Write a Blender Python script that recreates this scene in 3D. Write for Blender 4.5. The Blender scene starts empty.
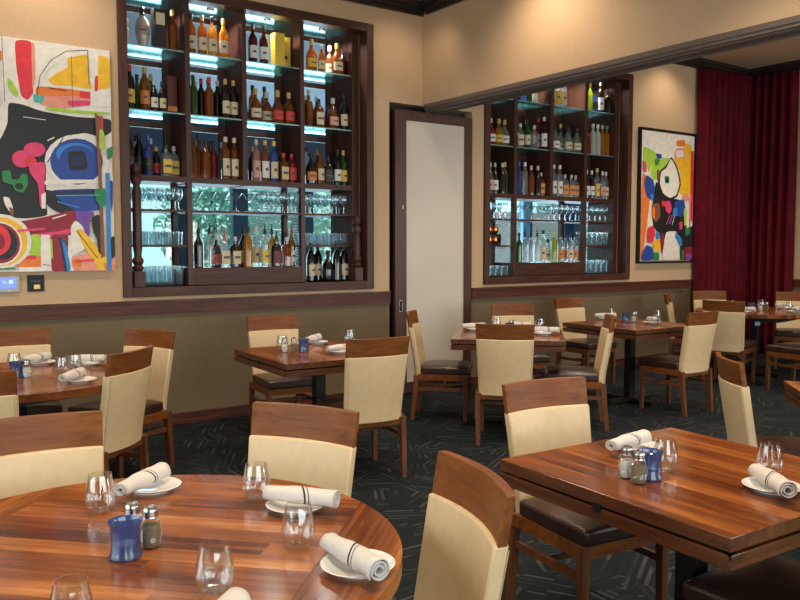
import bpy, bmesh, math, random
from math import sin, cos, pi, radians, sqrt, atan2
from mathutils import Vector, Matrix
random.seed(7)
S = bpy.context.scene
COL = S.collection

# ------------------------------------------------------------------ camera
cam_data = bpy.data.cameras.new('camera')
cam = bpy.data.objects.new('camera', cam_data)
COL.objects.link(cam)
cam.location = (0, 0, 1.5)
cam.rotation_euler = (radians(90) - math.atan(53 / 800), 0, -radians(35.4))
cam_data.sensor_fit = 'HORIZONTAL'
cam_data.sensor_width = 36
cam_data.lens = 36.0
cam_data.clip_start = 0.05
S.camera = cam

# ------------------------------------------------------------------ world, lights, exposure
S.view_settings.view_transform = 'Standard'
S.view_settings.look = 'None'
S.view_settings.gamma = 1.0
S.view_settings.use_curve_mapping = False
S.view_settings.exposure = 0.28
W = bpy.data.worlds.new('daylight')
S.world = W
W.use_nodes = True
W.node_tree.nodes['Background'].inputs[0].default_value = (0.48, 0.86, 0.88, 1)
W.node_tree.nodes['Background'].inputs[1].default_value = 1.25

def area(name, loc, target, size, size_y, power, color, spread=180):
    d = bpy.data.lights.new(name, 'AREA'); d.shape = 'RECTANGLE'
    d.size = size; d.size_y = size_y; d.energy = power; d.color = color
    d.spread = radians(spread)
    o = bpy.data.objects.new(name, d); COL.objects.link(o)
    o.location = loc
    o.rotation_euler = (Vector(target) - Vector(loc)).to_track_quat('-Z', 'Y').to_euler()
    return o

def spot(name, loc, target, power, color, angle=70, blend=0.7, radius=0.06):
    d = bpy.data.lights.new(name, 'SPOT'); d.energy = power; d.color = color
    d.spot_size = radians(angle); d.spot_blend = blend; d.shadow_soft_size = radius
    o = bpy.data.objects.new(name, d); COL.objects.link(o)
    o.location = loc
    o.rotation_euler = (Vector(target) - Vector(loc)).to_track_quat('-Z', 'Y').to_euler()
    return o

WARM = (1.0, 0.80, 0.58)
DAY = (0.98, 0.97, 0.95)
# daylight through the windows behind and to the left of the camera
area('window_daylight', (1.6, -2.35, 1.75), (3.2, 5.0, 1.0), 5.0, 2.0, 110, DAY)
area('window_daylight', (8.0, -2.35, 1.75), (7.5, 5.0, 1.0), 4.4, 2.0, 130, DAY)
area('window_daylight', (-2.35, 2.6, 1.75), (3.0, 3.5, 0.8), 4.0, 2.0, 60, DAY)
# recessed ceiling downlights over both dining rooms
for (x, y) in ((0.6, 1.6), (2.6, 1.7), (0.8, 4.6), (3.0, 4.4), (4.0, 2.6)):
    spot('downlight', (x, y, 3.90), (x, y, 0), 190, WARM, 115, 0.9, 0.10)
for (x, y) in ((6.3, 4.9), (8.8, 5.1), (6.3, 2.2), (8.8, 2.2)):
    spot('downlight', (x, y, 3.96), (x, y, 0), 170, WARM, 115, 0.9, 0.10)
spot('wall_washer', (4.35, 4.75, 3.90), (5.0, 4.75, 2.5), 50, WARM, 125, 0.9)
spot('wall_washer', (8.85, 6.05, 3.96), (8.85, 6.75, 2.2), 24, WARM, 110, 0.9)
spot('wall_washer', (1.35, 5.95, 3.90), (1.35, 6.75, 2.4), 34, WARM, 110, 0.9)
spot('wall_washer', (4.6, 6.0, 3.90), (4.6, 6.75, 2.2), 12, WARM, 110, 0.9)
# the bar behind the shelves: light from its own windows
area('bar_daylight', (5.5, 11.75, 1.9), (5.5, 7, 1.9), 3.8, 1.6, 120, (0.60, 0.86, 1.0))
area('bar_daylight', (12.4, 11.75, 1.9), (10.5, 7, 1.9), 3.2, 1.6, 220, (0.60, 0.86, 1.0))

# ------------------------------------------------------------------ materials
def nt(name):
    m = bpy.data.materials.new(name); m.use_nodes = True
    t = m.node_tree; t.nodes.clear()
    out = t.nodes.new('ShaderNodeOutputMaterial')
    return m, t, out

def sock(t, a, b): t.links.new(a, b)

def math_n(t, op, a, b=None, c=None):
    n = t.nodes.new('ShaderNodeMath'); n.operation = op
    for i, v in enumerate((a, b, c)):
        if v is None: continue
        if isinstance(v, (int, float)): n.inputs[i].default_value = v
        else: t.links.new(v, n.inputs[i])
    return n.outputs[0]

def ramp(t, fac, stops):
    r = t.nodes.new('ShaderNodeValToRGB')
    e = r.color_ramp.elements
    while len(e) < len(stops): e.new(0.5)
    for i, (p, c) in enumerate(stops):
        e[i].position = p; e[i].color = (*c, 1)
    t.links.new(fac, r.inputs[0])
    return r.outputs[0]

def noise(t, vec, scale, detail=4, rough=0.5):
    n = t.nodes.new('ShaderNodeTexNoise')
    n.inputs['Scale'].default_value = scale; n.inputs['Detail'].default_value = detail
    n.inputs['Roughness'].default_value = rough
    t.links.new(vec, n.inputs['Vector'])
    return n.outputs[0]

def mapping(t, vec, scale=(1, 1, 1), rot=(0, 0, 0)):
    n = t.nodes.new('ShaderNodeMapping')
    n.inputs['Scale'].default_value = scale; n.inputs['Rotation'].default_value = rot
    t.links.new(vec, n.inputs[0])
    return n.outputs[0]

def bump(t, h, strength=0.2, dist=0.002):
    b = t.nodes.new('ShaderNodeBump'); b.inputs['Strength'].default_value = strength
    b.inputs['Distance'].default_value = dist
    t.links.new(h, b.inputs['Height'])
    return b.outputs[0]

def principled(t, out, color=None, rough=0.5, metal=0.0, spec=0.5, coat=0.0, normal=None, emit=None, es=0):
    p = t.nodes.new('ShaderNodeBsdfPrincipled')
    if color is not None:
        if isinstance(color, tuple): p.inputs['Base Color'].default_value = (*color, 1)
        else: t.links.new(color, p.inputs['Base Color'])
    if isinstance(rough, (int, float)): p.inputs['Roughness'].default_value = rough
    else: t.links.new(rough, p.inputs['Roughness'])
    p.inputs['Metallic'].default_value = metal
    p.inputs['Specular IOR Level'].default_value = spec
    p.inputs['Coat Weight'].default_value = coat
    p.inputs['Coat Roughness'].default_value = 0.12
    if normal is not None: t.links.new(normal, p.inputs['Normal'])
    if emit:
        p.inputs['Emission Color'].default_value = (*emit, 1); p.inputs['Emission Strength'].default_value = es
    t.links.new(p.outputs[0], out.inputs[0])
    return p

def plain(name, color, rough=0.5, metal=0.0, spec=0.5, coat=0.0, vary=0.12, scale=30, emit=None, es=0):
    m, t, out = nt(name)
    tc = t.nodes.new('ShaderNodeTexCoord')
    n = noise(t, tc.outputs['Object'], scale)
    lo = tuple(max(0, c * (1 - vary)) for c in color); hi = tuple(min(1, c * (1 + vary)) for c in color)
    principled(t, out, ramp(t, n, [(0.3, lo), (0.7, hi)]), rough, metal, spec, coat, emit=emit, es=es)
    return m

def wood(name, stops, axis='X', rough=0.35, coat=0.2, scale=1.0, spec=0.5):
    """streaky stained wood, the grain running along one axis"""
    m, t, out = nt(name)
    tc = t.nodes.new('ShaderNodeTexCoord')
    sc = {'X': (1.5, 22, 22), 'Y': (22, 1.5, 22), 'Z': (22, 22, 1.5)}[axis]
    v = mapping(t, tc.outputs['Object'], tuple(s * scale for s in sc))
    n = noise(t, v, 2.0, 6, 0.6)
    principled(t, out, ramp(t, n, stops), rough, 0, spec, coat, normal=bump(t, n, 0.08))
    return m

def planks(name):
    """walnut boards glued side by side, running along local Y"""
    m, t, out = nt(name)
    tc = t.nodes.new('ShaderNodeTexCoord')
    oi = t.nodes.new('ShaderNodeObjectInfo')
    sx = t.nodes.new('ShaderNodeSeparateXYZ'); t.links.new(tc.outputs['Object'], sx.inputs[0])
    col = math_n(t, 'FLOOR', math_n(t, 'DIVIDE', math_n(t, 'ADD', sx.outputs[0], 10.0), 0.076))
    wn0 = t.nodes.new('ShaderNodeTexWhiteNoise'); wn0.noise_dimensions = '2D'
    c0 = t.nodes.new('ShaderNodeCombineXYZ'); t.links.new(col, c0.inputs[0]); t.links.new(oi.outputs['Random'], c0.inputs[1])
    t.links.new(c0.outputs[0], wn0.inputs['Vector'])
    row = math_n(t, 'FLOOR', math_n(t, 'DIVIDE', math_n(t, 'ADD', sx.outputs[1], math_n(t, 'MULTIPLY', wn0.outputs[0], 1.3)), 2.6))
    c1 = t.nodes.new('ShaderNodeCombineXYZ')
    t.links.new(col, c1.inputs[0]); t.links.new(row, c1.inputs[1]); t.links.new(oi.outputs['Random'], c1.inputs[2])
    wn = t.nodes.new('ShaderNodeTexWhiteNoise'); wn.noise_dimensions = '3D'
    t.links.new(c1.outputs[0], wn.inputs['Vector'])
    # grain: stretched noise shifted per board
    off = t.nodes.new('ShaderNodeVectorMath'); off.operation = 'SCALE'
    t.links.new(wn.outputs['Color'], off.inputs[0]); off.inputs['Scale'].default_value = 7.0
    add = t.nodes.new('ShaderNodeVectorMath'); add.operation = 'ADD'
    t.links.new(tc.outputs['Object'], add.inputs[0]); t.links.new(off.outputs[0], add.inputs[1])
    g = noise(t, mapping(t, add.outputs[0], (34, 2.2, 10)), 1.0, 6, 0.62)
    big = noise(t, mapping(t, add.outputs[0], (11, 2.4, 4)), 1.0, 3, 0.5)
    f = math_n(t, 'ADD', math_n(t, 'MULTIPLY', wn.outputs[0], 0.26), math_n(t, 'ADD', math_n(t, 'MULTIPLY', g, 0.52), math_n(t, 'MULTIPLY', big, 0.52)))
    c = ramp(t, f, [(0.36, (0.026, 0.008, 0.004)), (0.50, (0.095, 0.026, 0.007)), (0.66, (0.205, 0.060, 0.015)), (0.84, (0.36, 0.125, 0.032)), (1.0, (0.66, 0.30, 0.10))])
    principled(t, out, c, 0.17, 0, 0.38, 0.12, normal=bump(t, g, 0.03))
    return m

def thin_glass(name, tint=(1, 1, 1), refl=0.9, base=0.04, body=None, body_amt=0.0, power=2.2, rough=0.04, gcol=(1, 1, 1)):
    m, t, out = nt(name)
    tr = t.nodes.new('ShaderNodeBsdfTransparent'); tr.inputs[0].default_value = (*tint, 1)
    gl = t.nodes.new('ShaderNodeBsdfGlossy'); gl.inputs['Roughness'].default_value = rough
    gl.inputs['Color'].default_value = (refl * gcol[0], refl * gcol[1], refl * gcol[2], 1)
    lw = t.nodes.new('ShaderNodeLayerWeight'); lw.inputs['Blend'].default_value = 0.35
    f = math_n(t, 'ADD', math_n(t, 'MULTIPLY', math_n(t, 'POWER', lw.outputs['Facing'], power), 0.85), base)
    mx = t.nodes.new('ShaderNodeMixShader')
    src = tr.outputs[0]
    if body:
        p = t.nodes.new('ShaderNodeBsdfPrincipled'); p.inputs['Base Color'].default_value = (*body, 1)
        p.inputs['Roughness'].default_value = 0.15
        ts = t.nodes.new('ShaderNodeBsdfTranslucent'); ts.inputs[0].default_value = (*body, 1)
        m0 = t.nodes.new('ShaderNodeMixShader'); m0.inputs[0].default_value = 0.4
        t.links.new(p.outputs[0], m0.inputs[1]); t.links.new(ts.outputs[0], m0.inputs[2])
        m1 = t.nodes.new('ShaderNodeMixShader'); m1.inputs[0].default_value = body_amt
        t.links.new(tr.outputs[0], m1.inputs[1]); t.links.new(m0.outputs[0], m1.inputs[2])
        src = m1.outputs[0]
    t.links.new(f, mx.inputs[0]); t.links.new(src, mx.inputs[1]); t.links.new(gl.outputs[0], mx.inputs[2])
    t.links.new(mx.outputs[0], out.inputs[0])
    return m

def wallcloth(name, a, b, sx=60, sz=260):
    m, t, out = nt(name)
    tc = t.nodes.new('ShaderNodeTexCoord')
    n1 = noise(t, mapping(t, tc.outputs['Object'], (sx, sx, sz)), 1, 4)
    n2 = noise(t, mapping(t, tc.outputs['Object'], (sz, sz, sx)), 1, 4)
    f = math_n(t, 'MULTIPLY', math_n(t, 'ADD', n1, n2), 0.5)
    principled(t, out, ramp(t, f, [(0.35, a), (0.65, b)]), 0.75, 0, 0.25, normal=bump(t, f, 0.25))
    return m

def carpet(name):
    m, t, out = nt(name)
    tc = t.nodes.new('ShaderNodeTexCoord')
    vo = t.nodes.new('ShaderNodeTexVoronoi'); vo.inputs['Scale'].default_value = 4.2
    t.links.new(tc.outputs['Object'], vo.inputs['Vector'])
    sep = t.nodes.new('ShaderNodeSeparateColor'); t.links.new(vo.outputs['Color'], sep.inputs[0])
    ang = math_n(t, 'MULTIPLY', math_n(t, 'FLOOR', math_n(t, 'MULTIPLY', sep.outputs[0], 6.0)), 0.5236)
    vr = t.nodes.new('ShaderNodeVectorRotate'); vr.rotation_type = 'Z_AXIS'
    t.links.new(tc.outputs['Object'], vr.inputs['Vector']); t.links.new(ang, vr.inputs['Angle'])
    s = t.nodes.new('ShaderNodeSeparateXYZ'); t.links.new(vr.outputs[0], s.inputs[0])
    fr = math_n(t, 'FRACT', math_n(t, 'MULTIPLY', s.outputs[0], 24.0))
    line = math_n(t, 'LESS_THAN', fr, 0.45)
    idx = math_n(t, 'FLOOR', math_n(t, 'MULTIPLY', s.outputs[0], 24.0))
    c = t.nodes.new('ShaderNodeCombineXYZ'); t.links.new(idx, c.inputs[0])
    t.links.new(math_n(t, 'FLOOR', math_n(t, 'MULTIPLY', s.outputs[1], 6.0)), c.inputs[1])
    wn = t.nodes.new('ShaderNodeTexWhiteNoise'); t.links.new(c.outputs[0], wn.inputs['Vector'])
    on = math_n(t, 'MULTIPLY', line, math_n(t, 'POWER', wn.outputs[0], 1.8))
    pile = noise(t, tc.outputs['Object'], 350, 3)
    f = math_n(t, 'MULTIPLY', on, math_n(t, 'ADD', math_n(t, 'MULTIPLY', pile, 0.9), 0.5))
    col = ramp(t, f, [(0.0, (0.0062, 0.0095, 0.0115)), (0.35, (0.013, 0.018, 0.020)), (1.0, (0.040, 0.048, 0.051))])
    principled(t, out, col, 0.95, 0, 0.15, normal=bump(t, pile, 0.4, 0.004))
    return m

def napkin_cloth(name):
    m, t, out = nt(name)
    tc = t.nodes.new('ShaderNodeTexCoord')
    s = t.nodes.new('ShaderNodeSeparateXYZ'); t.links.new(tc.outputs['Object'], s.inputs[0])
    v = math_n(t, 'ADD', s.outputs[0], math_n(t, 'MULTIPLY', s.outputs[1], 0.7))
    a = math_n(t, 'LESS_THAN', math_n(t, 'ABSOLUTE', math_n(t, 'SUBTRACT', v, 0.004)), 0.0032)
    b = math_n(t, 'LESS_THAN', math_n(t, 'ABSOLUTE', math_n(t, 'SUBTRACT', v, 0.016)), 0.0016)
    f = math_n(t, 'MAXIMUM', a, b)
    n = noise(t, tc.outputs['Object'], 400, 2)
    base = ramp(t, n, [(0.3, (0.53, 0.49, 0.46)), (0.7, (0.63, 0.59, 0.55))])
    mx = t.nodes.new('ShaderNodeMix'); mx.data_type = 'RGBA'
    t.links.new(f, mx.inputs[0]); t.links.new(base, mx.inputs[6]); mx.inputs[7].default_value = (0.03, 0.03, 0.035, 1)
    principled(t, out, mx.outputs[2], 0.85, 0, 0.2, normal=bump(t, n, 0.15))
    return m

MAH = [(0.3, (0.036, 0.013, 0.009)), (0.7, (0.100, 0.037, 0.024))]
CHAIRW = [(0.3, (0.105, 0.031, 0.007)), (0.7, (0.225, 0.076, 0.018))]
M = dict(
    tan=wallcloth('tan wall covering', (0.52, 0.355, 0.215), (0.61, 0.425, 0.265)),
    olive=wallcloth('olive grasscloth', (0.145, 0.103, 0.060), (0.215, 0.158, 0.095)),
    ceil=plain('ceiling paint', (0.62, 0.43, 0.28), 0.8, vary=0.04),
    crown=wood('espresso crown wood', [(0.3, (0.012, 0.008, 0.007)), (0.7, (0.03, 0.019, 0.015))], 'X', 0.4),
    trim=wood('mahogany trim', [(0.3, (0.050, 0.016, 0.010)), (0.7, (0.125, 0.040, 0.025))], 'X', 0.42, 0.0, spec=0.3),
    cab=wood('mahogany cabinet wood', MAH, 'Z', 0.42, 0.05, spec=0.35),
    cabh=wood('mahogany cabinet rail wood', MAH, 'X', 0.42, 0.0, spec=0.3),
    chairw=wood('chestnut chair wood', CHAIRW, 'X', 0.42, 0.0, spec=0.22),
    legw=wood('chestnut leg wood', [(0.3, (0.075, 0.025, 0.009)), (0.7, (0.17, 0.060, 0.020))], 'Z', 0.4, 0.05),
    door=wood('door frame wood', [(0.3, (0.045, 0.016, 0.011)), (0.7, (0.10, 0.038, 0.026))], 'Z', 0.35, 0.2),
    dark=plain('dark recess paint', (0.012, 0.009, 0.008), 0.6),
    band=plain('bronze header moulding', (0.15, 0.12, 0.105), 0.4, 0.2),
    frost=plain('frosted door glass', (0.67, 0.60, 0.52), 0.16, 0, 0.6, 0.4, 0.02, 2),
    carpet=carpet('patterned carpet'),
    plank=planks('walnut table boards'),
    edge=wood('table leaf edge wood', [(0.3, (0.045, 0.014, 0.006)), (0.7, (0.13, 0.042, 0.015))], 'Y', 0.3, 0.3),
    cream=plain('cream leather', (0.64, 0.475, 0.275), 0.42, 0, 0.4, 0.05, 0.05, 25),
    seat=plain('dark brown leather', (0.031, 0.014, 0.010), 0.34, 0, 0.5, 0.1, 0.15, 25),
    black=plain('black metal', (0.012, 0.012, 0.013), 0.45, 0.4),
    china=plain('white china', (0.78, 0.77, 0.74), 0.12, 0, 0.5, 0.6, 0.02),
    napkin=napkin_cloth('white napkin cloth'),
    glass=thin_glass('clear glass', (0.95, 0.965, 0.965), 1.0, 0.07, power=1.7),
    chrome=plain('chrome lid', (0.52, 0.50, 0.48), 0.22, 1.0, vary=0.03),
    blue=thin_glass('cobalt candle glass', (0.42, 0.52, 0.80), 0.8, 0.06, (0.09, 0.15, 0.36), 0.50),
    salt=plain('white salt', (0.62, 0.62, 0.60), 0.9),
    pepper=plain('ground pepper', (0.16, 0.13, 0.08), 0.9, vary=0.7, scale=400),
    velvet=None,
    shelfglass=thin_glass('blue green shelf glass', (0.62, 0.88, 0.90), 1.0, 0.36, (0.50, 0.88, 0.92), 0.5, rough=0.22, gcol=(0.55, 0.95, 1.0)),
    barwall=plain('blue grey bar paint', (0.15, 0.21, 0.29), 0.6, vary=0.05),
    barceil=plain('blue grey bar ceiling', (0.17, 0.25, 0.36), 0.6, vary=0.05),
    mullion=plain('blue window frame', (0.012, 0.10, 0.19), 0.4, vary=0.05),
    blind=plain('pale window blind', (0.72, 0.84, 0.80), 0.7, vary=0.03),
    leaf=plain('tree leaves', (0.25, 0.52, 0.40), 0.7, vary=0.6, scale=5),
    bark=plain('tree bark', (0.10, 0.07, 0.05), 0.9, vary=0.3),
    brick=None,
    lampglow=plain('warm lamp bowl', (0.9, 0.8, 0.55), 0.4, emit=(1.0, 0.82, 0.5), es=2.2),
    grey=plain('grey plastic', (0.42, 0.43, 0.42), 0.45, vary=0.03),
    screen=plain('lit blue screen', (0.10, 0.16, 0.5), 0.3, emit=(0.13, 0.22, 0.95), es=0.9, vary=0.02),
    screenmark=plain('pale screen marks', (0.4, 0.5, 0.9), 0.3, emit=(0.4, 0.5, 1.0), es=0.8, vary=0.02),
    brass=plain('brass', (0.50, 0.33, 0.12), 0.3, 1.0),
    copper=plain('copper', (0.62, 0.24, 0.11), 0.25, 1.0, vary=0.2),
    crate=plain('navy plastic crate', (0.03, 0.05, 0.22), 0.5),
)
def velvet():
    m, t, out = nt('crimson velvet')
    tc = t.nodes.new('ShaderNodeTexCoord')
    n = noise(t, tc.outputs['Object'], 6, 3)
    p = principled(t, out, ramp(t, n, [(0.3, (0.070, 0.0015, 0.006)), (0.7, (0.115, 0.004, 0.011))]), 0.75, 0, 0.15)
    p.inputs['Sheen Weight'].default_value = 0.12
    p.inputs['Sheen Tint'].default_value = (0.9, 0.1, 0.2, 1)
    return m
M['velvet'] = velvet()
def brick():
    m, t, out = nt('pink brick')
    tc = t.nodes.new('ShaderNodeTexCoord')
    b = t.nodes.new('ShaderNodeTexBrick'); b.inputs['Scale'].default_value = 4
    b.inputs['Color1'].default_value = (0.55, 0.26, 0.20, 1); b.inputs['Color2'].default_value = (0.62, 0.36, 0.28, 1)
    b.inputs['Mortar'].default_value = (0.7, 0.62, 0.55, 1)
    t.links.new(mapping(t, tc.outputs['Object'], (1, 1, 1), (radians(90), 0, 0)), b.inputs['Vector'])
    principled(t, out, b.outputs[0], 0.85)
    return m
M['brick'] = brick()
_flat = {}
def flat(name, c, rough=0.5, coat=0.0):
    if name not in _flat: _flat[name] = plain(name, c, rough, coat=coat, vary=0.10, scale=18)
    return _flat[name]

# ------------------------------------------------------------------ mesh helpers
class MB:
    def __init__(s): s.v = []; s.f = []; s.mi = []
    def add(s, vs, fs, mi=0):
        b = len(s.v); s.v += [tuple(p) for p in vs]
        s.f += [tuple(i + b for i in f) for f in fs]; s.mi += [mi] * len(fs)
        return s
    def box(s, x0, x1, y0, y1, z0, z1, mi=0):
        vs = [(x, y, z) for z in (z0, z1) for y in (y0, y1) for x in (x0, x1)]
        return s.add(vs, [(0, 2, 3, 1), (4, 5, 7, 6), (0, 1, 5, 4), (2, 6, 7, 3), (0, 4, 6, 2), (1, 3, 7, 5)], mi)
    def taper(s, p0, p1, a, b, mi=0):
        """box strut between two points; a, b = (x size, y size) at each end (for near-vertical struts)"""
        vs = []
        for p, q in ((p0, a), (p1, b)):
            for dx, dy in ((-1, -1), (1, -1), (1, 1), (-1, 1)):
                vs.append((p[0] + dx * q[0] / 2, p[1] + dy * q[1] / 2, p[2]))
        fs = [(3, 2, 1, 0), (4, 5, 6, 7)] + [(i, (i + 1) % 4, 4 + (i + 1) % 4, 4 + i) for i in range(4)]
        return s.add(vs, fs, mi)
    def lathe(s, prof, n=24, c=(0, 0), mi=0, power=1.0, caps=True):
        vs = []
        for r, z in prof:
            for k in range(n):
                a = 2 * pi * (k + .5) / n
                ca, sa = cos(a), sin(a)
                if power != 1.0:
                    e = power
                    ca2 = math.copysign(abs(ca) ** e, ca); sa2 = math.copysign(abs(sa) ** e, sa)
                    ca, sa = ca2, sa2
                vs.append((c[0] + r * ca, c[1] + r * sa, z))
        fs = []
        for j in range(len(prof) - 1):
            for k in range(n):
                k2 = (k + 1) % n
                fs.append((j * n + k, j * n + k2, (j + 1) * n + k2, (j + 1) * n + k))
        if caps:
            if prof[0][0] > 1e-5: fs.append(tuple(reversed(range(n))))
            if prof[-1][0] > 1e-5: fs.append(tuple((len(prof) - 1) * n + k for k in range(n)))
        return s.add(vs, fs, mi)
    def tube(s, pts, r, n=8, mi=0):
        pts = [Vector(p) for p in pts]; vs = []; fs = []
        for i, p in enumerate(pts):
            d = (pts[min(i + 1, len(pts) - 1)] - pts[max(i - 1, 0)]).normalized()
            u = d.orthogonal().normalized() if i == 0 else (u - d * u.dot(d)).normalized()
            w = d.cross(u)
            for k in range(n):
                a = 2 * pi * k / n; vs.append(p + (u * cos(a) + w * sin(a)) * r)
        for i in range(len(pts) - 1):
            for k in range(n):
                fs.append((i * n + k, i * n + (k + 1) % n, (i + 1) * n + (k + 1) % n, (i + 1) * n + k))
        fs += [tuple(reversed(range(n))), tuple((len(pts) - 1) * n + k for k in range(n))]
        return s.add(vs, fs, mi)
    def prism(s, poly, z0, z1, mi=0):
        n = len(poly)
        vs = [(x, y, z0) for x, y in poly] + [(x, y, z1) for x, y in poly]
        fs = [tuple(reversed(range(n))), tuple(range(n, 2 * n))] + [(i, (i + 1) % n, n + (i + 1) % n, n + i) for i in range(n)]
        return s.add(vs, fs, mi)
    def build(s, name, mats, parent=None, smooth=False, bevel=0, seg=2):
        me = bpy.data.meshes.new(name)
        me.from_pydata(s.v, [], s.f)
        if not isinstance(mats, (list, tuple)): mats = [mats]
        for m in mats: me.materials.append(m)
        for p, i in zip(me.polygons, s.mi): p.material_index = i
        bm = bmesh.new(); bm.from_mesh(me)
        bmesh.ops.remove_doubles(bm, verts=bm.verts, dist=1e-6)
        bmesh.ops.recalc_face_normals(bm, faces=bm.faces)
        bm.to_mesh(me); bm.free()
        me.update()
        if smooth or bevel:
            me.polygons.foreach_set('use_smooth', [True] * len(me.polygons))
        if smooth or bevel:
            try: me.set_sharp_from_angle(angle=radians(38))
            except Exception: pass
        o = bpy.data.objects.new(name, me); COL.objects.link(o)
        if bevel:
            b = o.modifiers.new('soft_edges', 'BEVEL'); b.width = bevel; b.segments = seg
            b.limit_method = 'ANGLE'; b.angle_limit = radians(38)
            me.polygons.foreach_set('use_smooth', [False] * len(me.polygons)) if not smooth else None
        if parent: o.parent = parent
        return o

def tag(o, label=None, cat=None, group=None, kind=None):
    if label: o['label'] = label
    if cat: o['category'] = cat
    if group: o['group'] = group
    if kind: o['kind'] = kind
    return o

def empty(name, loc, rz=0, label=None, cat=None, group=None):
    o = bpy.data.objects.new(name, None); COL.objects.link(o)
    o.empty_display_size = 0.1
    o.location = loc; o.rotation_euler = (0, 0, rz)
    return tag(o, label, cat, group)

def copy_tree(o, parent=None):
    c = o.copy(); COL.objects.link(c); c.parent = parent
    for ch in o.children: copy_tree(ch, c)
    return c

def place(proto, used, loc, rz, label, group=None):
    """the first call moves the prototype itself, later calls copy it"""
    if used.get(proto.name):
        o = copy_tree(proto)
    else:
        o = proto; used[proto.name] = True
    o.location = loc; o.rotation_euler = (0, 0, rz); o['label'] = label
    if group: o['group'] = group
    return o
USED = {}

def struct(name, mb, mats, **k):
    return tag(mb.build(name, mats, **k), kind='structure')

# ------------------------------------------------------------------ room shell
YW = 6.587          # face of the wall with the shelves
XH = 4.955          # face of the header between the two rooms
XR = 10.78          # far right wall
YB = 7.13           # back of the wall
CH1, CH2 = 3.94, 4.01
CABS = ((1.99, 4.275), (5.86, 8.15))        # openings of the two shelf walls
CZ0, CZ1 = 1.17, 3.56

struct('floor', MB().box(-2.5, XR, -2.5, YB, -0.1, 0), M['carpet'])
struct('floor_bar', MB().box(-2.5, 15.2, YB, 12.0, -0.1, 0), M['dark'])
def wall_cells(y0, y1, ctop):
    up = MB(); lo = MB()
    xs = [-2.5, CABS[0][0], CABS[0][1], 4.55, 5.62, CABS[1][0], CABS[1][1], 15.2]
    for i in range(7):
        a, b = xs[i], xs[i + 1]
        if i in (1, 5):
            lo.box(a, b, y0, y1, 0, 1.0); up.box(a, b, y0, y1, 1.0, CZ0); up.box(a, b, y0, y1, ctop, 4.1)
        elif i == 3:
            up.box(a, b, y0, y1, 2.93, 4.1); lo.box(a, b, max(y0, YW + 0.12), y1 + .001, 0, 2.93, 1) if y0 < YW + 0.1 else None
        else:
            lo.box(a, b, y0, y1, 0, 1.0); up.box(a, b, y0, y1, 1.0, 4.1)
    return up, lo
up, lo = wall_cells(YW, YB - 0.42, 3.60)
up2, lo2 = wall_cells(YB - 0.42, YB, 3.80)
for A_, B_ in ((up, up2), (lo, lo2)): A_.add(B_.v, B_.f)
struct('wall_back', up, M['tan'])
struct('wall_back_lower', lo, [M['olive'], M['dark']])
def wall_win(name, ax, pos, span, wins, mat, z1=4.1, t=0.12):
    """wall across x (ax='x') or y with window openings (a, b, z0, z1)"""
    mb = MB(); cur = span[0]
    def bx(a, b, z0, zz):
        if ax == 'x': mb.box(a, b, pos, pos + t, z0, zz)
        else: mb.box(pos, pos + t, a, b, z0, zz)
    for a, b, w0, w1 in wins:
        bx(cur, a, 0, z1); bx(a, b, 0, w0); bx(a, b, w1, z1); cur = b
    bx(cur, span[1], 0, z1)
    return struct(name, mb, mat)
wall_win('wall_front', 'x', -2.62, (-2.5, XR), [(-0.9, 4.1, 0.7, 2.8), (5.8, 10.2, 0.7, 2.8)], M['tan'])
wall_win('wall_left', 'y', -2.62, (-2.5, YB), [(0.6, 4.6, 0.7, 2.8)], M['tan'])
mb = MB().box(XR, XR + 0.12, -2.5, YB, 1.0, 4.1)
struct('wall_right', mb, M['tan'])
struct('wall_right_lower', MB().box(XR, XR + 0.12, -2.5, YB, 0, 1.0), M['olive'])
struct('ceiling', MB().box(-2.5, XH + 0.1, -2.5, YB, CH1, CH1 + 0.1), M['ceil'])
struct('ceiling_side_room', MB().box(XH + 0.1, XR, -2.5, YB, CH2, CH2 + 0.1), M['ceil'])
# header over the wide opening between the two rooms
struct('wall_header', MB().box(XH, XH + 0.19, -2.5, YW - 0.001, 2.925, 4.0), M['tan'])
mb = MB().box(XH - 0.022, XH + 0.212, -2.5, YW - 0.06, 2.893, 2.932)
mb.box(XH - 0.012, XH + 0.202, -2.5, YW - 0.06, 2.868, 2.893)
mb.box(XH + 0.015, XH + 0.035, -2.5, YW - 0.06, 2.855, 2.868).box(XH + 0.155, XH + 0.175, -2.5, YW - 0.06, 2.855, 2.868)
struct('trim_1', mb, M['band'])
# crowns
def crown_x(x0, x1, y, z, d=-1):
    mb = MB()
    for a, b, c in ((0.085, 0.05, 0.0), (0.06, 0.09, 0.05), (0.03, 0.125, 0.09)):
        mb.box(x0, x1, min(y, y + d * a), max(y, y + d * a), z - b, z - c)
    return mb
def crown_y(y0, y1, x, z, d):
    mb = MB()
    for a, b, c in ((0.085, 0.05, 0.0), (0.06, 0.09, 0.05), (0.03, 0.125, 0.09)):
        mb.box(min(x, x + d * a), max(x, x + d * a), y0, y1, z - b, z - c)
    return mb
struct('trim_2', crown_x(-2.5, XH, YW, CH1), M['crown'])
struct('trim_3', crown_y(-2.5, YW - 0.09, XH, CH1, -1), M['crown'])
struct('trim_4', crown_x(XH + 0.19, XR, YW, CH2), M['crown'])
struct('trim_5', crown_y(-2.5, YW - 0.09, XR, CH2, -1), M['crown'])
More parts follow.
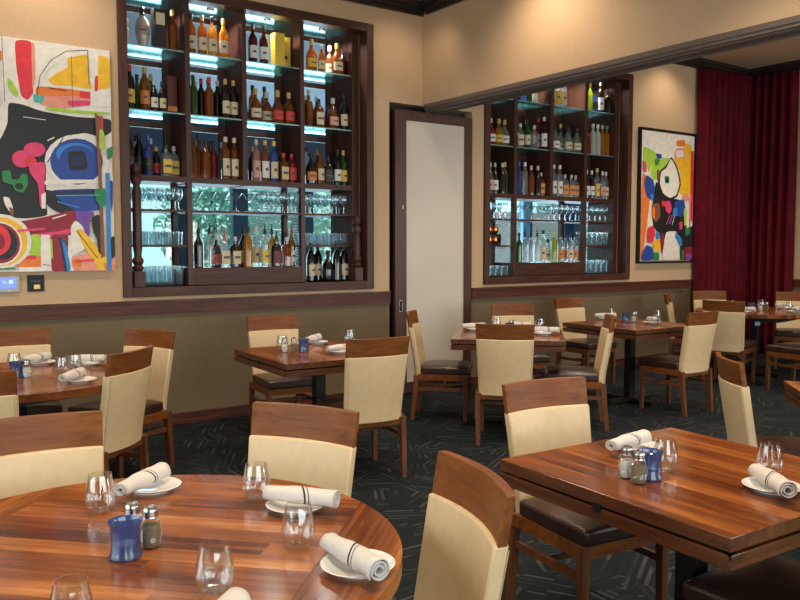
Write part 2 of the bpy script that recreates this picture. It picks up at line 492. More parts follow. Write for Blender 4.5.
# chair rails and baseboards
def rail_x(x0, x1):
    return MB().box(x0, x1, YW - 0.022, YW, 0.955, 1.040).box(x0, x1, YW - 0.034, YW, 1.040, 1.060).box(x0, x1, YW - 0.028, YW, 0.945, 0.957)
def base_x(x0, x1):
    return MB().box(x0, x1, YW - 0.016, YW, 0, 0.078).box(x0, x1, YW - 0.022, YW, 0.078, 0.09).box(x0, x1, YW - 0.026, YW, 0.0, 0.03)
struct('trim_6', rail_x(-2.5, 4.55), M['trim'])
struct('trim_7', rail_x(5.62, XR), M['trim'])
struct('trim_8', MB().box(XR - 0.022, XR, -2.5, YW - 0.04, 0.955, 1.06), M['trim'])
struct('baseboard_back_left', base_x(-2.5, 4.55), M['trim'])
struct('baseboard_back_right', base_x(5.62, XR), M['trim'])
struct('baseboard_right', MB().box(XR - 0.018, XR, -2.5, YW - 0.04, 0, 0.09), M['trim'])

# sliding door with frosted glass
DX0, DX1, DY0, DY1 = 4.605, 5.605, YW - 0.03, YW + 0.02
door = MB().box(DX0, DX0 + 0.135, DY0, DY1, 0.015, 2.86).box(DX1 - 0.10, DX1, DY0, DY1, 0.015, 2.86)
door.box(DX0 + 0.135, DX1 - 0.10, DY0, DY1, 2.765, 2.86).box(DX0 + 0.135, DX1 - 0.10, DY0, DY1, 0.015, 0.12)
d1 = struct('door_1', door, M['door'], bevel=0.004)
MB().box(DX0 + 0.130, DX1 - 0.095, DY0 + 0.018, DY1 - 0.018, 0.115, 2.77).build('door_glass', M['frost'], d1)
h = MB()
hx, hz = 4.667, 0.905
for a, b, c, d in ((-.022, .022, .052, .060), (-.022, .022, -.060, -.052), (-.022, -.015, -.052, .052), (.015, .022, -.052, .052)):
    h.box(hx + a, hx + b, DY0 - 0.004, DY0, hz + c, hz + d)
h.box(hx - .015, hx + .015, DY0 - 0.001, DY0, hz - .052, hz + .052, 1)
h.build('finger_pull', [M['chrome'], M['dark']], d1)
for zz in (1.9,):
    MB().box(hx + 0.02, hx + 0.035, DY0 - 0.003, DY0, zz - 0.02, zz + 0.02).build('door_catch', M['brass'], d1)

# ------------------------------------------------------------------ the bar behind
BY = 12.0
wall_win('wall_bar_far', 'x', BY, (-2.5, 15.2), [(3.3, 7.8, 0.9, 2.75), (10.4, 13.1, 0.9, 2.75), (13.5, 14.8, 0.9, 2.75)], M['barwall'], 3.7)
struct('wall_bar_left', MB().box(-0.6, -0.5, YB, BY, 0, 3.7), M['barwall'])
struct('wall_bar_right', MB().box(15.2, 15.3, YB, BY, 0, 3.7), M['barwall'])
struct('ceiling_bar', MB().box(-0.6, 15.3, YB, BY + 0.12, 3.6, 3.7), M['barceil'])
def win(n, x0, x1, mulls, blinds=()):
    mb = MB()
    for x in mulls: mb.box(x - 0.13, x + 0.13, BY - 0.02, BY + 0.10, 0.9, 2.75)
    mb.box(x0, x1, BY - 0.02, BY + 0.10, 0.9, 0.97).box(x0, x1, BY - 0.02, BY + 0.10, 2.45, 2.75)
    w = struct('window_%d' % n, mb, M['mullion'])
    MB().box(x0, x1, BY + 0.05, BY + 0.056, 0.9, 2.75).build('window_glass', M['glass'], w)
    for a, b in blinds:
        s = MB()
        for k in range(26):
            z = 1.3 + k * 0.045
            s.add([(a, BY - 0.045, z), (b, BY - 0.045, z), (b, BY - 0.02, z + 0.028), (a, BY - 0.02, z + 0.028)], [(0, 1, 2, 3)])
        s.build('window_blind', M['blind'], w)
win(1, 3.3, 7.8, (5.38, 6.58, 4.45), ((5.55, 6.4),))
win(2, 10.4, 13.1, (11.75, 13.0), ((12.0, 12.6),))
win(3, 13.5, 14.8, (14.2,))
for i, (x, y) in enumerate(((6.25, 10.2), (6.75, 10.4), (12.1, 10.2), (12.55, 10.5), (3.9, 10.0))):
    lp = empty('pendant_lamp', (x, y, 2.3), 0, None, 'lamp', 'bowl pendants over the bar')
    lp['label'] = ('glowing cream bowl pendant hanging in the bar, seen through the left shelf wall' if i in (0, 1, 4) else
                   'glowing cream bowl pendant hanging in the bar, seen through the right shelf wall')
    MB().lathe([(0.02, 0), (0.11, 0.03), (0.17, 0.10), (0.18, 0.14), (0.165, 0.14), (0.10, 0.045), (0.0, 0.02)], 24, caps=False).build('lamp_shade', M['lampglow'], lp, smooth=True)
    MB().lathe([(0.008, 0.02), (0.008, 1.3)], 8).build('lamp_rod', M['black'], lp)
# outside the bar windows
struct('ground', MB().box(-6, 30, BY + 0.12, 34, -0.35, -0.25), plain('pale paving', (0.5, 0.55, 0.5), 0.9))
bw = MB().box(12.6, 15.6, 14.5, 14.8, -0.25, 2.35).build('garden_wall', M['brick'])
tag(bw, 'pink brick garden wall outside the bar window, seen through the right shelf wall', 'wall')
def tree(x, y, h, r, label, seed):
    rnd = random.Random(seed)
    t = empty('garden_tree', (x, y, -0.25), 0, label, 'tree', 'trees outside the bar windows')
    MB().lathe([(0.14, 0), (0.09, h * 0.5), (0.05, h * 0.8)], 10).build('trunk', M['bark'], t, smooth=True)
    mb = MB()
    for k in range(1500):
        d = Vector((rnd.gauss(0, 1), rnd.gauss(0, 1), rnd.gauss(0, 1))).normalized() * r * rnd.uniform(0.45, 1.0)
        c = Vector((0, 0, h * 0.62)) + Vector((d.x, d.y, d.z * 0.85))
        u = Vector((rnd.gauss(0, 1), rnd.gauss(0, 1), rnd.gauss(0, 1))).normalized(); w = u.orthogonal().normalized()
        s = rnd.uniform(0.06, 0.14)
        mb.add([c - u * s, c + w * s * .5, c + u * s, c - w * s * .5], [(0, 1, 2, 3)])
    mb.build('foliage', M['leaf'], t)
tree(6.4, 15.6, 3.6, 1.2, 'leafy green tree outside the left bar window, left of the blue mullion', 1)
tree(9.0, 17.0, 3.6, 1.4, 'leafy green tree outside the left bar window, right of the blue mullion', 2)
tree(17.6, 16.6, 3.4, 1.2, 'leafy green tree outside the right bar windows beyond the brick wall', 3)

# ------------------------------------------------------------------ shelf walls
YF = 6.71           # front of the shelf unit, set back in the opening
YR = 7.13
DIV = ((2.522, 2.567, 3.045, 3.088, 3.628, 3.67), (6.356, 6.403, 6.934, 6.984, 7.520, 7.574))
SIDE = ('left', 'right')
for ci, (x0, x1) in enumerate(CABS):
    c = empty('display_shelving', ((x0 + x1) / 2, YF, CZ0), 0,
              ('tall built-in dark wood shelf wall of bottles to the left of the frosted door',
               'tall built-in dark wood shelf wall of bottles to the right of the frosted door')[ci], 'shelving')
    ox, oy, oz = c.location
    def L(mb): # move from world to local
        mb.v = [(p[0] - ox, p[1] - oy, p[2] - oz) for p in mb.v]; return mb
    CT = 3.77       # inside top of the unit, hidden behind the casing
    for a, b in ((x0 - 0.068, x0 + 0.004), (x1 - 0.004, x1 + 0.075)):
        L(MB().box(a, b, YW - 0.03, YF - 0.01, CZ0 - 0.08, CZ1 + 0.08)).build('casing', M['cab'], c, bevel=0.004)
    L(MB().box(x0 + .004, x1 - .004, YW - 0.03, YF - 0.01, CZ1, CZ1 + 0.08)).build('casing_rail', M['cabh'], c, bevel=0.004)
    L(MB().box(x0 + .004, x1 - .004, YW - 0.035, YF - 0.01, CZ0 - 0.08, CZ0)).build('casing_rail', M['cabh'], c, bevel=0.004)
    L(MB().box(x0 + .001, x1 - .001, YF - 0.01, YR - 0.002, CZ0 - 0.03, CZ0)).build('carcass_floor', M['cabh'], c)
    L(MB().box(x0 + .001, x1 - .001, YF - 0.01, YR - 0.002, CT, CT + 0.02)).build('carcass_top', M['cabh'], c)
    d = DIV[ci]
    # uprights: deep panels above the wooden shelf, slim posts below it
    for k, (a, b) in enumerate(((x0, x0 + 0.03), (d[0], d[1]), (d[2], d[3]), (d[4], d[5]), (x1 - 0.08, x1))):
        m = MB()
        if k in (0, 4): m.box(a + .001 * (k == 0), b - .001 * (k == 4), YF, YR - 0.002, CZ0, CT)
        elif k == 2: m.box(a, b, YF, YR - 0.002, 2.052, CT)
        else:
            m.box(a, b, YF, YR - 0.002, 2.052, CT); m.box(a, b, YF, YF + 0.05, CZ0, 2.052); m.box(a, b, YR - 0.06, YR - 0.002, CZ0, 2.052)
        L(m).build('upright', M['cab'], c)
    # back frame
    bays = ((x0 + 0.03, d[0]), (d[1], d[2]), (d[3], d[4]), (d[5], x1 - 0.08))
    for k, (a, b) in enumerate(bays):
        m = MB().box(b - 0.06, b, YR - 0.03, YR - 0.004, 2.10, CT)
        for z in (2.62, 3.15, 3.60): m.box(a, b - 0.061, YR - 0.03, YR - 0.005, z - 0.07, z - 0.02)
        L(m).build('back_frame', M['cab'], c)
    if ci == 1:
        for a, b in bays: L(MB().box(a, b - 0.06, YR - 0.012, YR - 0.006, 2.10, CT)).build('back_panel', M['cab'], c)
    L(MB().box(x0 + .03, x1 - .08, YF + 0.001, YR - 0.03, 2.052, 2.10)).build('shelf', M['cabh'], c)
    for a, b in ((bays[0][0], bays[0][1]), (d[1], d[4]), (bays[3][0], bays[3][1])):
        L(MB().box(a, b, YF + 0.004, YR - 0.03, 1.800, 1.818)).build('shelf', M['cabh'], c)
    for a, b in (bays[0], bays[3]):
        L(MB().box(a, b, YF + 0.004, YR - 0.03, 1.50, 1.518)).build('shelf', M['cabh'], c)
    L(MB().box(d[1], d[4], YF + 0.004, YR - 0.03, CZ0, 1.318)).build('counter_panel', M['cabh'], c)
    for z in (2.64, 3.165, 3.60):
        for a, b in bays:
            L(MB().box(a, b, YF + 0.015, YR - 0.035, z - 0.012, z)).build('glass_shelf', M['shelfglass'], c)
            if z > 3.4:
                m = MB().lathe([(0.0, z - 0.030), (0.028, z - 0.030), (0.034, z - 0.0125), (0.0, z - 0.0125)], 16, ((a + b) / 2, YF + 0.12), caps=False)
                L(m).build('spotlight', M['chrome'], c)
    for a, b in bays:
        l = area('shelf_spotlight', ((a + b) / 2, YF + 0.12, 3.565), ((a + b) / 2, YF + 0.2, 1.0), 0.06, 0.06, 5.5, (1.0, 0.93, 0.82), 150)
    if ci == 0:
        for (px, h, lab) in ((2.068, 1.02, 'tall turned dark wood post on the sill, left end of the left shelf wall'),
                             (4.205, 0.64, 'short turned dark wood post on the sill, right end of the left shelf wall')):
            p = empty('turned_post', (px, 6.645, CZ0), 0, lab, 'post', None)
            k = h
            MB().box(-0.045, 0.045, -0.045, 0.045, 0, 0.13).build('post_base', M['cab'], p, bevel=0.004)
            prof = [(0.030, 0.13), (0.045, 0.15), (0.045, 0.165), (0.032, 0.18), (0.046, 0.205), (0.047, 0.225), (0.033, 0.245), (0.030, 0.26), (0.038, 0.32),
                    (0.036, k - 0.24), (0.028, k - 0.20), (0.027, k - 0.185), (0.045, k - 0.15), (0.045, k - 0.13), (0.025, k - 0.10), (0.040, k - 0.07), (0.043, k - 0.045), (0.030, k - 0.015), (0.012, k), (0, k)]
            MB().lathe(prof, 20).build('post_shaft', M['cab'], p, smooth=True)

# ------------------------------------------------------------------ bottles
GC = dict(a=('amber', (0.95, 0.52, 0.18), (0.26, 0.075, 0.012), 0.62), o=('golden', (1.0, 0.72, 0.25), (0.55, 0.24, 0.03), 0.55),
          d=('dark', (0.10, 0.08, 0.06), (0.012, 0.009, 0.008), 0.93), g=('green', (0.25, 0.6, 0.25), (0.02, 0.12, 0.03), 0.7),
          c=('clear', (0.93, 0.97, 0.97), (0.55, 0.58, 0.56), 0.22), b=('blue', (0.35, 0.55, 0.9), (0.06, 0.14, 0.45), 0.5),
          r=('red', (0.7, 0.1, 0.1), (0.28, 0.015, 0.02), 0.8), m=('maroon', (0.4, 0.08, 0.06), (0.07, 0.012, 0.010), 0.85),
          w=('white', (1, 1, 1), (0.62, 0.60, 0.55), 0.97), l=('lime green', (0.8, 0.95, 0.3), (0.35, 0.42, 0.05), 0.6),
          p=('pink', (1, 0.7, 0.65), (0.55, 0.28, 0.22), 0.6), k=('black', (0.05, 0.05, 0.05), (0.012, 0.012, 0.012), 0.97),
          y=('yellow', (1, 0.8, 0.2), (0.60, 0.40, 0.05), 0.9))
LC = dict(c=('cream', (0.62, 0.52, 0.34)), w=('white', (0.72, 0.70, 0.66)), k=('black', (0.02, 0.02, 0.02)), r=('red', (0.55, 0.03, 0.03)),
          y=('yellow', (0.70, 0.46, 0.06)), o=('orange', (0.62, 0.22, 0.05)), p=('pink', (0.62, 0.33, 0.28)), g=('gold', (0.55, 0.36, 0.10)),
          s=('silver', (0.5, 0.5, 0.5)), b=('blue', (0.04, 0.09, 0.4)), m=('maroon', (0.18, 0.03, 0.03)), t=('teal', (0.02, 0.25, 0.25)), n=(None, None))
GM = {k: thin_glass(v[0] + ' bottle glass', v[1], 0.8, 0.05, v[2], v[3]) for k, v in GC.items()}
SHAPES = dict(   # radius profile, squareness, label z range, label radius
    whisky=([(0.030, 0), (0.036, 0.006), (0.037, 0.17), (0.034, 0.19), (0.015, 0.225), (0.0125, 0.235), (0.0125, 0.275)], 1.0, (0.035, 0.13), 0.0375, (0.255, 0.297, 0.0145)),
    wine=([(0.032, 0), (0.037, 0.006), (0.037, 0.19), (0.030, 0.22), (0.016, 0.245), (0.0135, 0.26), (0.0135, 0.305)], 1.0, (0.045, 0.14), 0.0375, (0.265, 0.312, 0.0150)),
    tall=([(0.030, 0), (0.035, 0.006), (0.034, 0.215), (0.028, 0.235), (0.0145, 0.25), (0.0135, 0.30)], 1.0, (0.03, 0.16), 0.0355, (0.285, 0.325, 0.0165)),
    square=([(0.030, 0), (0.035, 0.005), (0.035, 0.15), (0.030, 0.165), (0.014, 0.18), (0.0125, 0.215)], 0.35, (0.025, 0.125), 0.0356, (0.20, 0.235, 0.0155)),
    small=([(0.024, 0), (0.029, 0.005), (0.029, 0.13), (0.022, 0.15), (0.011, 0.175), (0.010, 0.205)], 1.0, (0.03, 0.10), 0.0295, (0.19, 0.222, 0.0125)),
    decanter=([(0.036, 0), (0.044, 0.008), (0.046, 0.07), (0.043, 0.13), (0.028, 0.165), (0.014, 0.185), (0.0125, 0.225)], 0.75, (0.03, 0.10), 0.0468, (0.21, 0.255, 0.0180)),
)
SHAPES['spout'] = SHAPES['whisky']; SHAPES['sqspout'] = SHAPES['square']
def label_patch(r, z0, z1, power, mat):
    """curved paper label facing the room, with a darker printed mark in its middle"""
    n = 12; a0, a1 = radians(-90 - 68), radians(-90 + 68); vs = []
    for z in (z0, z0 + (z1 - z0) * .42, z0 + (z1 - z0) * .60, z1):
        for k in range(n + 1):
            a = a0 + (a1 - a0) * k / n; ca, sa = cos(a), sin(a)
            if power != 1: ca = math.copysign(abs(ca) ** power, ca); sa = math.copysign(abs(sa) ** power, sa)
            vs.append((r * ca, r * sa, z))
    mb = MB(); mb.v = vs
    for j in range(3):
        for k in range(n):
            mb.f.append((j * (n + 1) + k, j * (n + 1) + k + 1, (j + 1) * (n + 1) + k + 1, (j + 1) * (n + 1) + k))
            mb.mi.append(1 if j == 1 and 4 <= k <= 7 else 0)
    return mb
PROTO = {}
INK = flat('label ink', (0.10, 0.06, 0.05))
def bottle(shape, g, lab, cap):
    key = (shape, g, lab, cap)
    if key in PROTO: return copy_tree(PROTO[key])
    nm = {'spout': 'liquor_bottle', 'sqspout': 'liquor_bottle', 'decanter': 'squat_bottle', 'wine': 'wine_bottle', 'whisky': 'liquor_bottle',
          'square': 'square_bottle', 'small': 'small_bottle', 'tall': 'tall_bottle', 'box': 'bottle_box', 'tallbox': 'bottle_tube_box', 'vase': 'ceramic_bottle', 'figure': 'white_figurine'}[shape]
    r = empty(nm, (0, 0, 0))
    if shape in ('box', 'tallbox'):
        hgt = 0.30 if shape == 'box' else 0.33
        w = 0.050 if shape == 'box' else 0.043
        if g == 'k': w, hgt = 0.052, 0.33
        cm = flat(GC[g][0] + ' carton', tuple(min(1, c * 1.2) for c in GC[g][2]), 0.35, 0.3)
        MB().box(-w, w, -0.045, 0.045, 0, hgt).build('carton', cm, r, bevel=0.003)
        if lab != 'n':
            z0, z1 = (hgt * .60, hgt * .9) if g == 'k' else (hgt * .30, hgt * .42) if shape == 'box' else (0.03, 0.07)
            ww = w * .72 if g == 'k' else w * .3 if shape == 'box' else w * .98
            MB().box(-ww, ww, -0.0465, -0.044, z0, z1).build('label', flat(LC[lab][0] + ' label', LC[lab][1]), r)
    elif shape == 'vase':
        MB().lathe([(0.030, 0), (0.036, 0.01), (0.055, 0.09), (0.060, 0.15), (0.050, 0.21), (0.022, 0.25), (0.020, 0.262)], 24).build('body', flat('mottled ceramic', (0.42, 0.36, 0.31), 0.3, 0.4), r, smooth=True)
        MB().lathe([(0.0225, 0.255), (0.0225, 0.275), (0.018, 0.28), (0.024, 0.30), (0.024, 0.315), (0.012, 0.33), (0, 0.33)], 20).build('cap', flat('black cap', (0.02, 0.02, 0.02)), r, smooth=True)
        label_patch(0.0612, 0.09, 0.17, 1.0, None).build('label', [flat('grey etched label', (0.30, 0.26, 0.23)), INK], r)
    elif shape == 'figure':
        MB().lathe([(0.034, 0), (0.036, 0.02), (0.022, 0.05), (0.034, 0.08), (0.030, 0.11), (0.015, 0.14), (0.026, 0.17), (0.028, 0.19), (0.016, 0.215), (0, 0.222)], 20).build('body', flat('pale blue china', (0.50, 0.55, 0.60), 0.3), r, smooth=True)
    else:
        prof, pw, lz, lr, cp = SHAPES[shape]
        MB().lathe(prof, 16, power=pw).build('body', GM[g], r, smooth=True)
        if lab != 'n':
            label_patch(lr if pw == 1 else lr + .0006, lz[0], lz[1], pw, None).build('label', [flat(LC[lab][0] + ' label', LC[lab][1]), INK], r)
        cm = flat(LC[cap][0] + ' cap', LC[cap][1], 0.35)
        z0, z1, cr = cp
        if 'spout' in shape:
            MB().lathe([(cr, z0), (cr * .9, z0 + .03), (0.006, z0 + .045), (0.0035, z0 + .085), (0.0, z0 + .085)], 10).build('pour_spout', cm, r)
        else:
            MB().lathe([(cr, z0), (cr, z1 - .003), (cr * .85, z1), (0, z1)], 12).build('cap', cm, r)
    PROTO[key] = r
    return r
ORD = ('first', 'second', 'third', 'fourth', 'fifth', 'sixth', 'seventh', 'eighth', 'ninth', 'tenth', 'eleventh', 'twelfth', 'thirteenth')
ZROW = dict(top=3.1655, middle=2.6405, lower=2.1005, counter=1.3185, bottom=1.1705)
BOTTLES = [
    (1, 'top', 1, [(2.063, 'figure', 'w', 'n', 'n'), (2.214, 'vase', 'w', 'c', 'k'), (2.361, 'box', 'k', 'c', 'n'), (2.467, 'whisky', 'a', 'n', 'g')]),
    (1, 'top', 2, [(2.638, 'whisky', 'a', 'c', 'k'), (2.739, 'whisky', 'a', 'c', 'g'), (2.833, 'whisky', 'o', 'c', 'k'), (2.938, 'whisky', 'o', 'c', 'g')]),
    (1, 'top', 3, [(3.222, 'whisky', 'm', 'w', 'k'), (3.333, 'whisky', 'm', 'w', 'k'), (3.488, 'box', 'y', 'n', 'n'), (3.615, 'box', 'y', 'k', 'n')]),
    (1, 'top', 4, [(3.832, 'decanter', 'a', 'y', 'g'), (3.943, 'small', 'a', 'c', 's'), (4.044, 'decanter', 'a', 'c', 's'), (4.182, 'decanter', 'a', 'c', 'g'), (4.263, 'small', 'd', 'n', 'k')]),
    (1, 'middle', 1, [(2.096, 'wine', 'd', 'y', 'r'), (2.223, 'wine', 'a', 'o', 'g'), (2.3, 'small', 'd', 'w', 's'), (2.37, 'small', 'd', 'c', 'k'), (2.493, 'tallbox', 'm', 'o', 'n')]),
    (1, 'middle', 2, [(2.647, 'whisky', 'g', 'n', 'k'), (2.721, 'whisky', 'd', 'n', 'r'), (2.795, 'whisky', 'a', 'n', 'r'), (2.871, 'whisky', 'd', 'n', 's'), (2.986, 'whisky', 'd', 'c', 'g'), (3.093, 'whisky', 'd', 'c', 'g')]),
    (1, 'middle', 3, [(3.242, 'decanter', 'a', 'c', 'g'), (3.354, 'decanter', 'a', 'c', 's'), (3.468, 'decanter', 'a', 'r', 'g'), (3.583, 'decanter', 'a', 'r', 'g')]),
    (1, 'middle', 4, [(3.799, 'whisky', 'a', 'n', 'c'), (3.909, 'square', 'a', 'c', 'k'), (4.067, 'decanter', 'a', 'p', 's'), (4.217, 'whisky', 'd', 'c', 'k')]),
    (1, 'lower', 1, [(2.088, 'whisky', 'd', 'k', 'k'), (2.163, 'wine', 'd', 'k', 'k'), (2.24, 'whisky', 'b', 'k', 'b'), (2.309, 'small', 'd', 'r', 'y'), (2.396, 'square', 'c', 'y', 'k'), (2.493, 'square', 'c', 'y', 's')]),
    (1, 'lower', 2, [(2.638, 'whisky', 'a', 'n', 'k'), (2.693, 'whisky', 'a', 'n', 'k'), (2.758, 'whisky', 'a', 'n', 'k'), (2.824, 'whisky', 'r', 'n', 'k'), (2.966, 'tall', 'a', 'c', 'c'), (3.083, 'tall', 'a', 'c', 'c')]),
    (1, 'lower', 3, [(3.242, 'tall', 'p', 'p', 'c'), (3.333, 'tall', 'a', 'w', 'g'), (3.436, 'tall', 'b', 'c', 'y'), (3.551, 'square', 'a', 'c', 'r'), (3.658, 'square', 'r', 'r', 'r')]),
    (1, 'lower', 4, [(3.821, 'decanter', 'd', 'o', 'k'), (3.92, 'whisky', 'a', 'c', 'k'), (4.033, 'square', 'd', 'k', 'k'), (4.136, 'whisky', 'd', 'w', 'k'), (4.24, 'whisky', 'g', 'y', 'g')]),
    (1, 'counter', 2, [(2.675, 'spout', 'd', 'n', 'k'), (2.777, 'spout', 'c', 'n', 'k'), (2.842, 'decanter', 'd', 'r', 's'), (2.918, 'sqspout', 'c', 'c', 'r'), (3.025, 'square', 'd', 'c', 's'), (3.103, 'spout', 'd', 'c', 'k'), (3.152, 'wine', 'o', 'n', 'k'), (3.232, 'tall', 'c', 'c', 'w'), (3.323, 'spout', 'c', 'y', 'k'), (3.395, 'spout', 'o', 'w', 'k'), (3.478, 'sqspout', 'd', 'm', 'k'), (3.583, 'square', 'a', 'n', 's'), (3.679, 'spout', 'a', 'w', 'r')]),
    (1, 'bottom', 4, [(3.81, 'wine', 'd', 'c', 'k'), (3.887, 'wine', 'd', 'c', 'k'), (4.01, 'decanter', 'd', 'n', 'k'), (4.113, 'wine', 'd', 'n', 'k'), (4.217, 'wine', 'd', 'c', 'k')]),
    (2, 'top', 1, [(6.276, 'tall', 'c', 'n', 'k'), (6.384, 'tall', 'c', 'n', 's')]),
    (2, 'top', 2, [(6.605, 'box', 'b', 'n', 'n'), (6.718, 'tall', 'g', 'n', 'k'), (6.832, 'tall', 'w', 'n', 'w')]),
    (2, 'top', 3, [(7.202, 'tall', 'c', 'y', 'b'), (7.306, 'tall', 'c', 'c', 'y')]),
    (2, 'top', 4, [(7.771, 'whisky', 'l', 'n', 'y'), (7.863, 'small', 'b', 'k', 'k'), (7.975, 'tall', 'd', 'w', 'k'), (8.108, 'decanter', 'd', 'n', 'k'), (8.204, 'decanter', 'd', 'n', 'k')]),
    (2, 'middle', 1, [(6.169, 'decanter', 'r', 'w', 's'), (6.291, 'decanter', 'o', 'y', 'g'), (6.415, 'decanter', 'c', 'w', 'g')]),
    (2, 'middle', 2, [(6.589, 'square', 'c', 'c', 'w'), (6.702, 'whisky', 'g', 'c', 'k'), (6.816, 'square', 'c', 'n', 'c'), (6.965, 'tall', 'k', 'w', 's'), (7.066, 'tall', 'r', 'p', 'r')]),
    (2, 'middle', 3, [(7.168, 'decanter', 'c', 'w', 'k'), (7.271, 'decanter', 'c', 'w', 'k'), (7.376, 'decanter', 'c', 'c', 'k'), (7.482, 'decanter', 'c', 'c', 'k'), (7.589, 'decanter', 'c', 'c', 'k')]),
    (2, 'middle', 4, [(7.753, 'small', 'r', 'n', 'r'), (7.845, 'tall', 'w', 'n', 'w'), (7.938, 'tall', 'w', 'n', 'w'), (8.032, 'tall', 'o', 'n', 'p'), (8.146, 'tall', 'o', 'n', 't')]),
    (2, 'lower', 1, [(6.139, 'whisky', 'c', 'p', 'w'), (6.23, 'whisky', 'd', 'w', 's'), (6.322, 'whisky', 'd', 'n', 's'), (6.431, 'wine', 'g', 'n', 'y')]),
    (2, 'lower', 2, [(6.573, 'tall', 'b', 'n', 'b'), (6.669, 'tall', 'c', 'n', 'w'), (6.799, 'whisky', 'a', 'n', 's'), (6.898, 'whisky', 'd', 'n', 's'), (7.015, 'square', 'a', 'o', 's')]),
    (2, 'lower', 3, [(7.151, 'tall', 'c', 'w', 'w'), (7.254, 'tall', 'c', 'w', 'w'), (7.358, 'square', 'c', 'o', 's'), (7.482, 'square', 'c', 'o', 's'), (7.607, 'square', 'c', 'o', 's')]),
    (2, 'lower', 4, [(7.734, 'whisky', 'd', 'w', 'w'), (7.826, 'whisky', 'd', 'w', 'w'), (7.938, 'tall', 'c', 'y', 'y'), (8.051, 'whisky', 'c', 'p', 'w'), (8.166, 'whisky', 'c', 'c', 'w')]),
    (2, 'counter', 2, [(6.589, 'whisky', 'g', 'n', 'k'), (6.685, 'spout', 'c', 'n', 'k'), (6.783, 'spout', 'c', 'n', 'k'), (6.882, 'spout', 'c', 'n', 'k'), (6.982, 'tall', 'c', 'c', 'k'), (7.066, 'square', 'c', 'c', 'k'), (7.168, 'tall', 'l', 'n', 'g'), (7.289, 'spout', 'c', 'o', 'k'), (7.376, 'spout', 'c', 'o', 'k'), (7.464, 'spout', 'c', 'c', 'k'), (7.553, 'spout', 'c', 'o', 'k')]),
]
KIND = dict(whisky='round', wine='wine', tall='tall', square='square', small='small', decanter='squat', spout='spouted', sqspout='square spouted')
def radius(sh):
    return dict(box=0.072, tallbox=0.066, vase=0.063, decanter=0.0565, square=0.0485, sqspout=0.0485, small=0.0345, figure=0.038).get(sh, 0.0440)
for ci, row, bay, items in BOTTLES:
    last = -9; back = False; spots = []
    X0, X1 = CABS[ci - 1]; d = DIV[ci - 1]
    lo_, hi_ = ((X0 + .03, d[0]), (d[1], d[2]), (d[3], d[4]), (d[5], X1 - .08))[bay - 1]
    if row == 'counter': hi_ = d[4]
    for x, sh, g, lab, cap in items:
        back = (x - last < 2 * radius(sh)) and not back
        if not back: last = x
        y = YF + 0.085 + (0.095 if back else 0.0)
        spots.append([x * y / (YF + 0.15), y, radius(sh)])
    for _ in range(200):        # let crowded bottles slide apart on the shelf
        for i, p in enumerate(spots):
            for q in spots[i + 1:]:
                dx, dy = q[0] - p[0], q[1] - p[1]; dd = max(1e-4, math.hypot(dx, dy)); gap = p[2] + q[2] + .001 - dd
                if gap > 0:
                    sx_, sy_ = dx / dd * gap * .5, (dy / dd if abs(dy) > .004 else .3) * gap * .5
                    p[0] -= sx_; q[0] += sx_; p[1] -= sy_; q[1] += sy_
        for p in spots:
            p[0] = min(max(p[0], lo_ + p[2]), hi_ - p[2]); p[1] = min(max(p[1], YF + .02 + p[2]), YF + .285 - p[2])
    for i, (x, sh, g, lab, cap) in enumerate(items):
        x, y = spots[i][:2]
        o = bottle(sh, g, lab, cap)
        if 'box' not in sh and sh not in ('vase', 'figure'): o.scale = (1.13, 1.13, 1.17)
        o.location = (x, y, ZROW[row]); o.rotation_euler = (0, 0, (random.uniform(-.25, .25) if 'box' not in sh else 0) - (0.35 if ci == 2 and 'box' not in sh else 0))
        where = '%s from left, %s shelf, %s bay, %s shelf wall' % (ORD[i], row, ORD[bay - 1], SIDE[ci - 1])
        if row == 'counter': where = '%s from left, low ledge of %s shelf wall' % (ORD[i], SIDE[ci - 1])
        if sh in KIND:
            lb = (', %s label' % LC[lab][0]) if lab != 'n' else ''
            s = '%s %s bottle%s, %s' % (KIND[sh], GC[g][0], lb, where)
        elif 'box' in sh: s = '%s carton, %s' % (GC[g][0], where)
        elif sh == 'vase': s = 'mottled ceramic bottle with black stopper, ' + where
        else: s = 'pale white figurine, ' + where
        tag(o, s, 'carton' if 'box' in sh else 'figurine' if sh == 'figure' else 'bottle', 'bottles on the %s shelf wall' % SIDE[ci - 1] if sh != 'figure' else None)

# a second row of bottles stands behind the front ones
BACK = 'adgadmacdg'
for ci, x0b in ((1, 0), (2, 0)):
    for row in ('middle', 'lower'):
        for bay in (1, 2, 3, 4):
            X0, X1 = CABS[ci - 1]; d = DIV[ci - 1]
            a, b = ((X0 + .03, d[0]), (d[1], d[2]), (d[3], d[4]), (d[5], X1 - .08))[bay - 1]
            for i in range(4):
                g = random.choice('adadgc' if ci == 1 else 'cccdag'); sh = random.choice(('whisky', 'wine', 'tall'))
                cap = random.choice('kgks')
                o = bottle(sh, g, 'n', cap); o.scale = (1.08, 1.08, 1.17)
                o.location = (a + (b - a) * (i + .5) / 4 + random.uniform(-.012, .012), YF + 0.34, ZROW[row])
                tag(o, '%s bottle, back row, %s from left, %s shelf, %s bay, %s shelf wall' % (GC[g][0], ORD[i], row, ORD[bay - 1], SIDE[ci - 1]), 'bottle', 'bottles on the %s shelf wall' % SIDE[ci - 1])

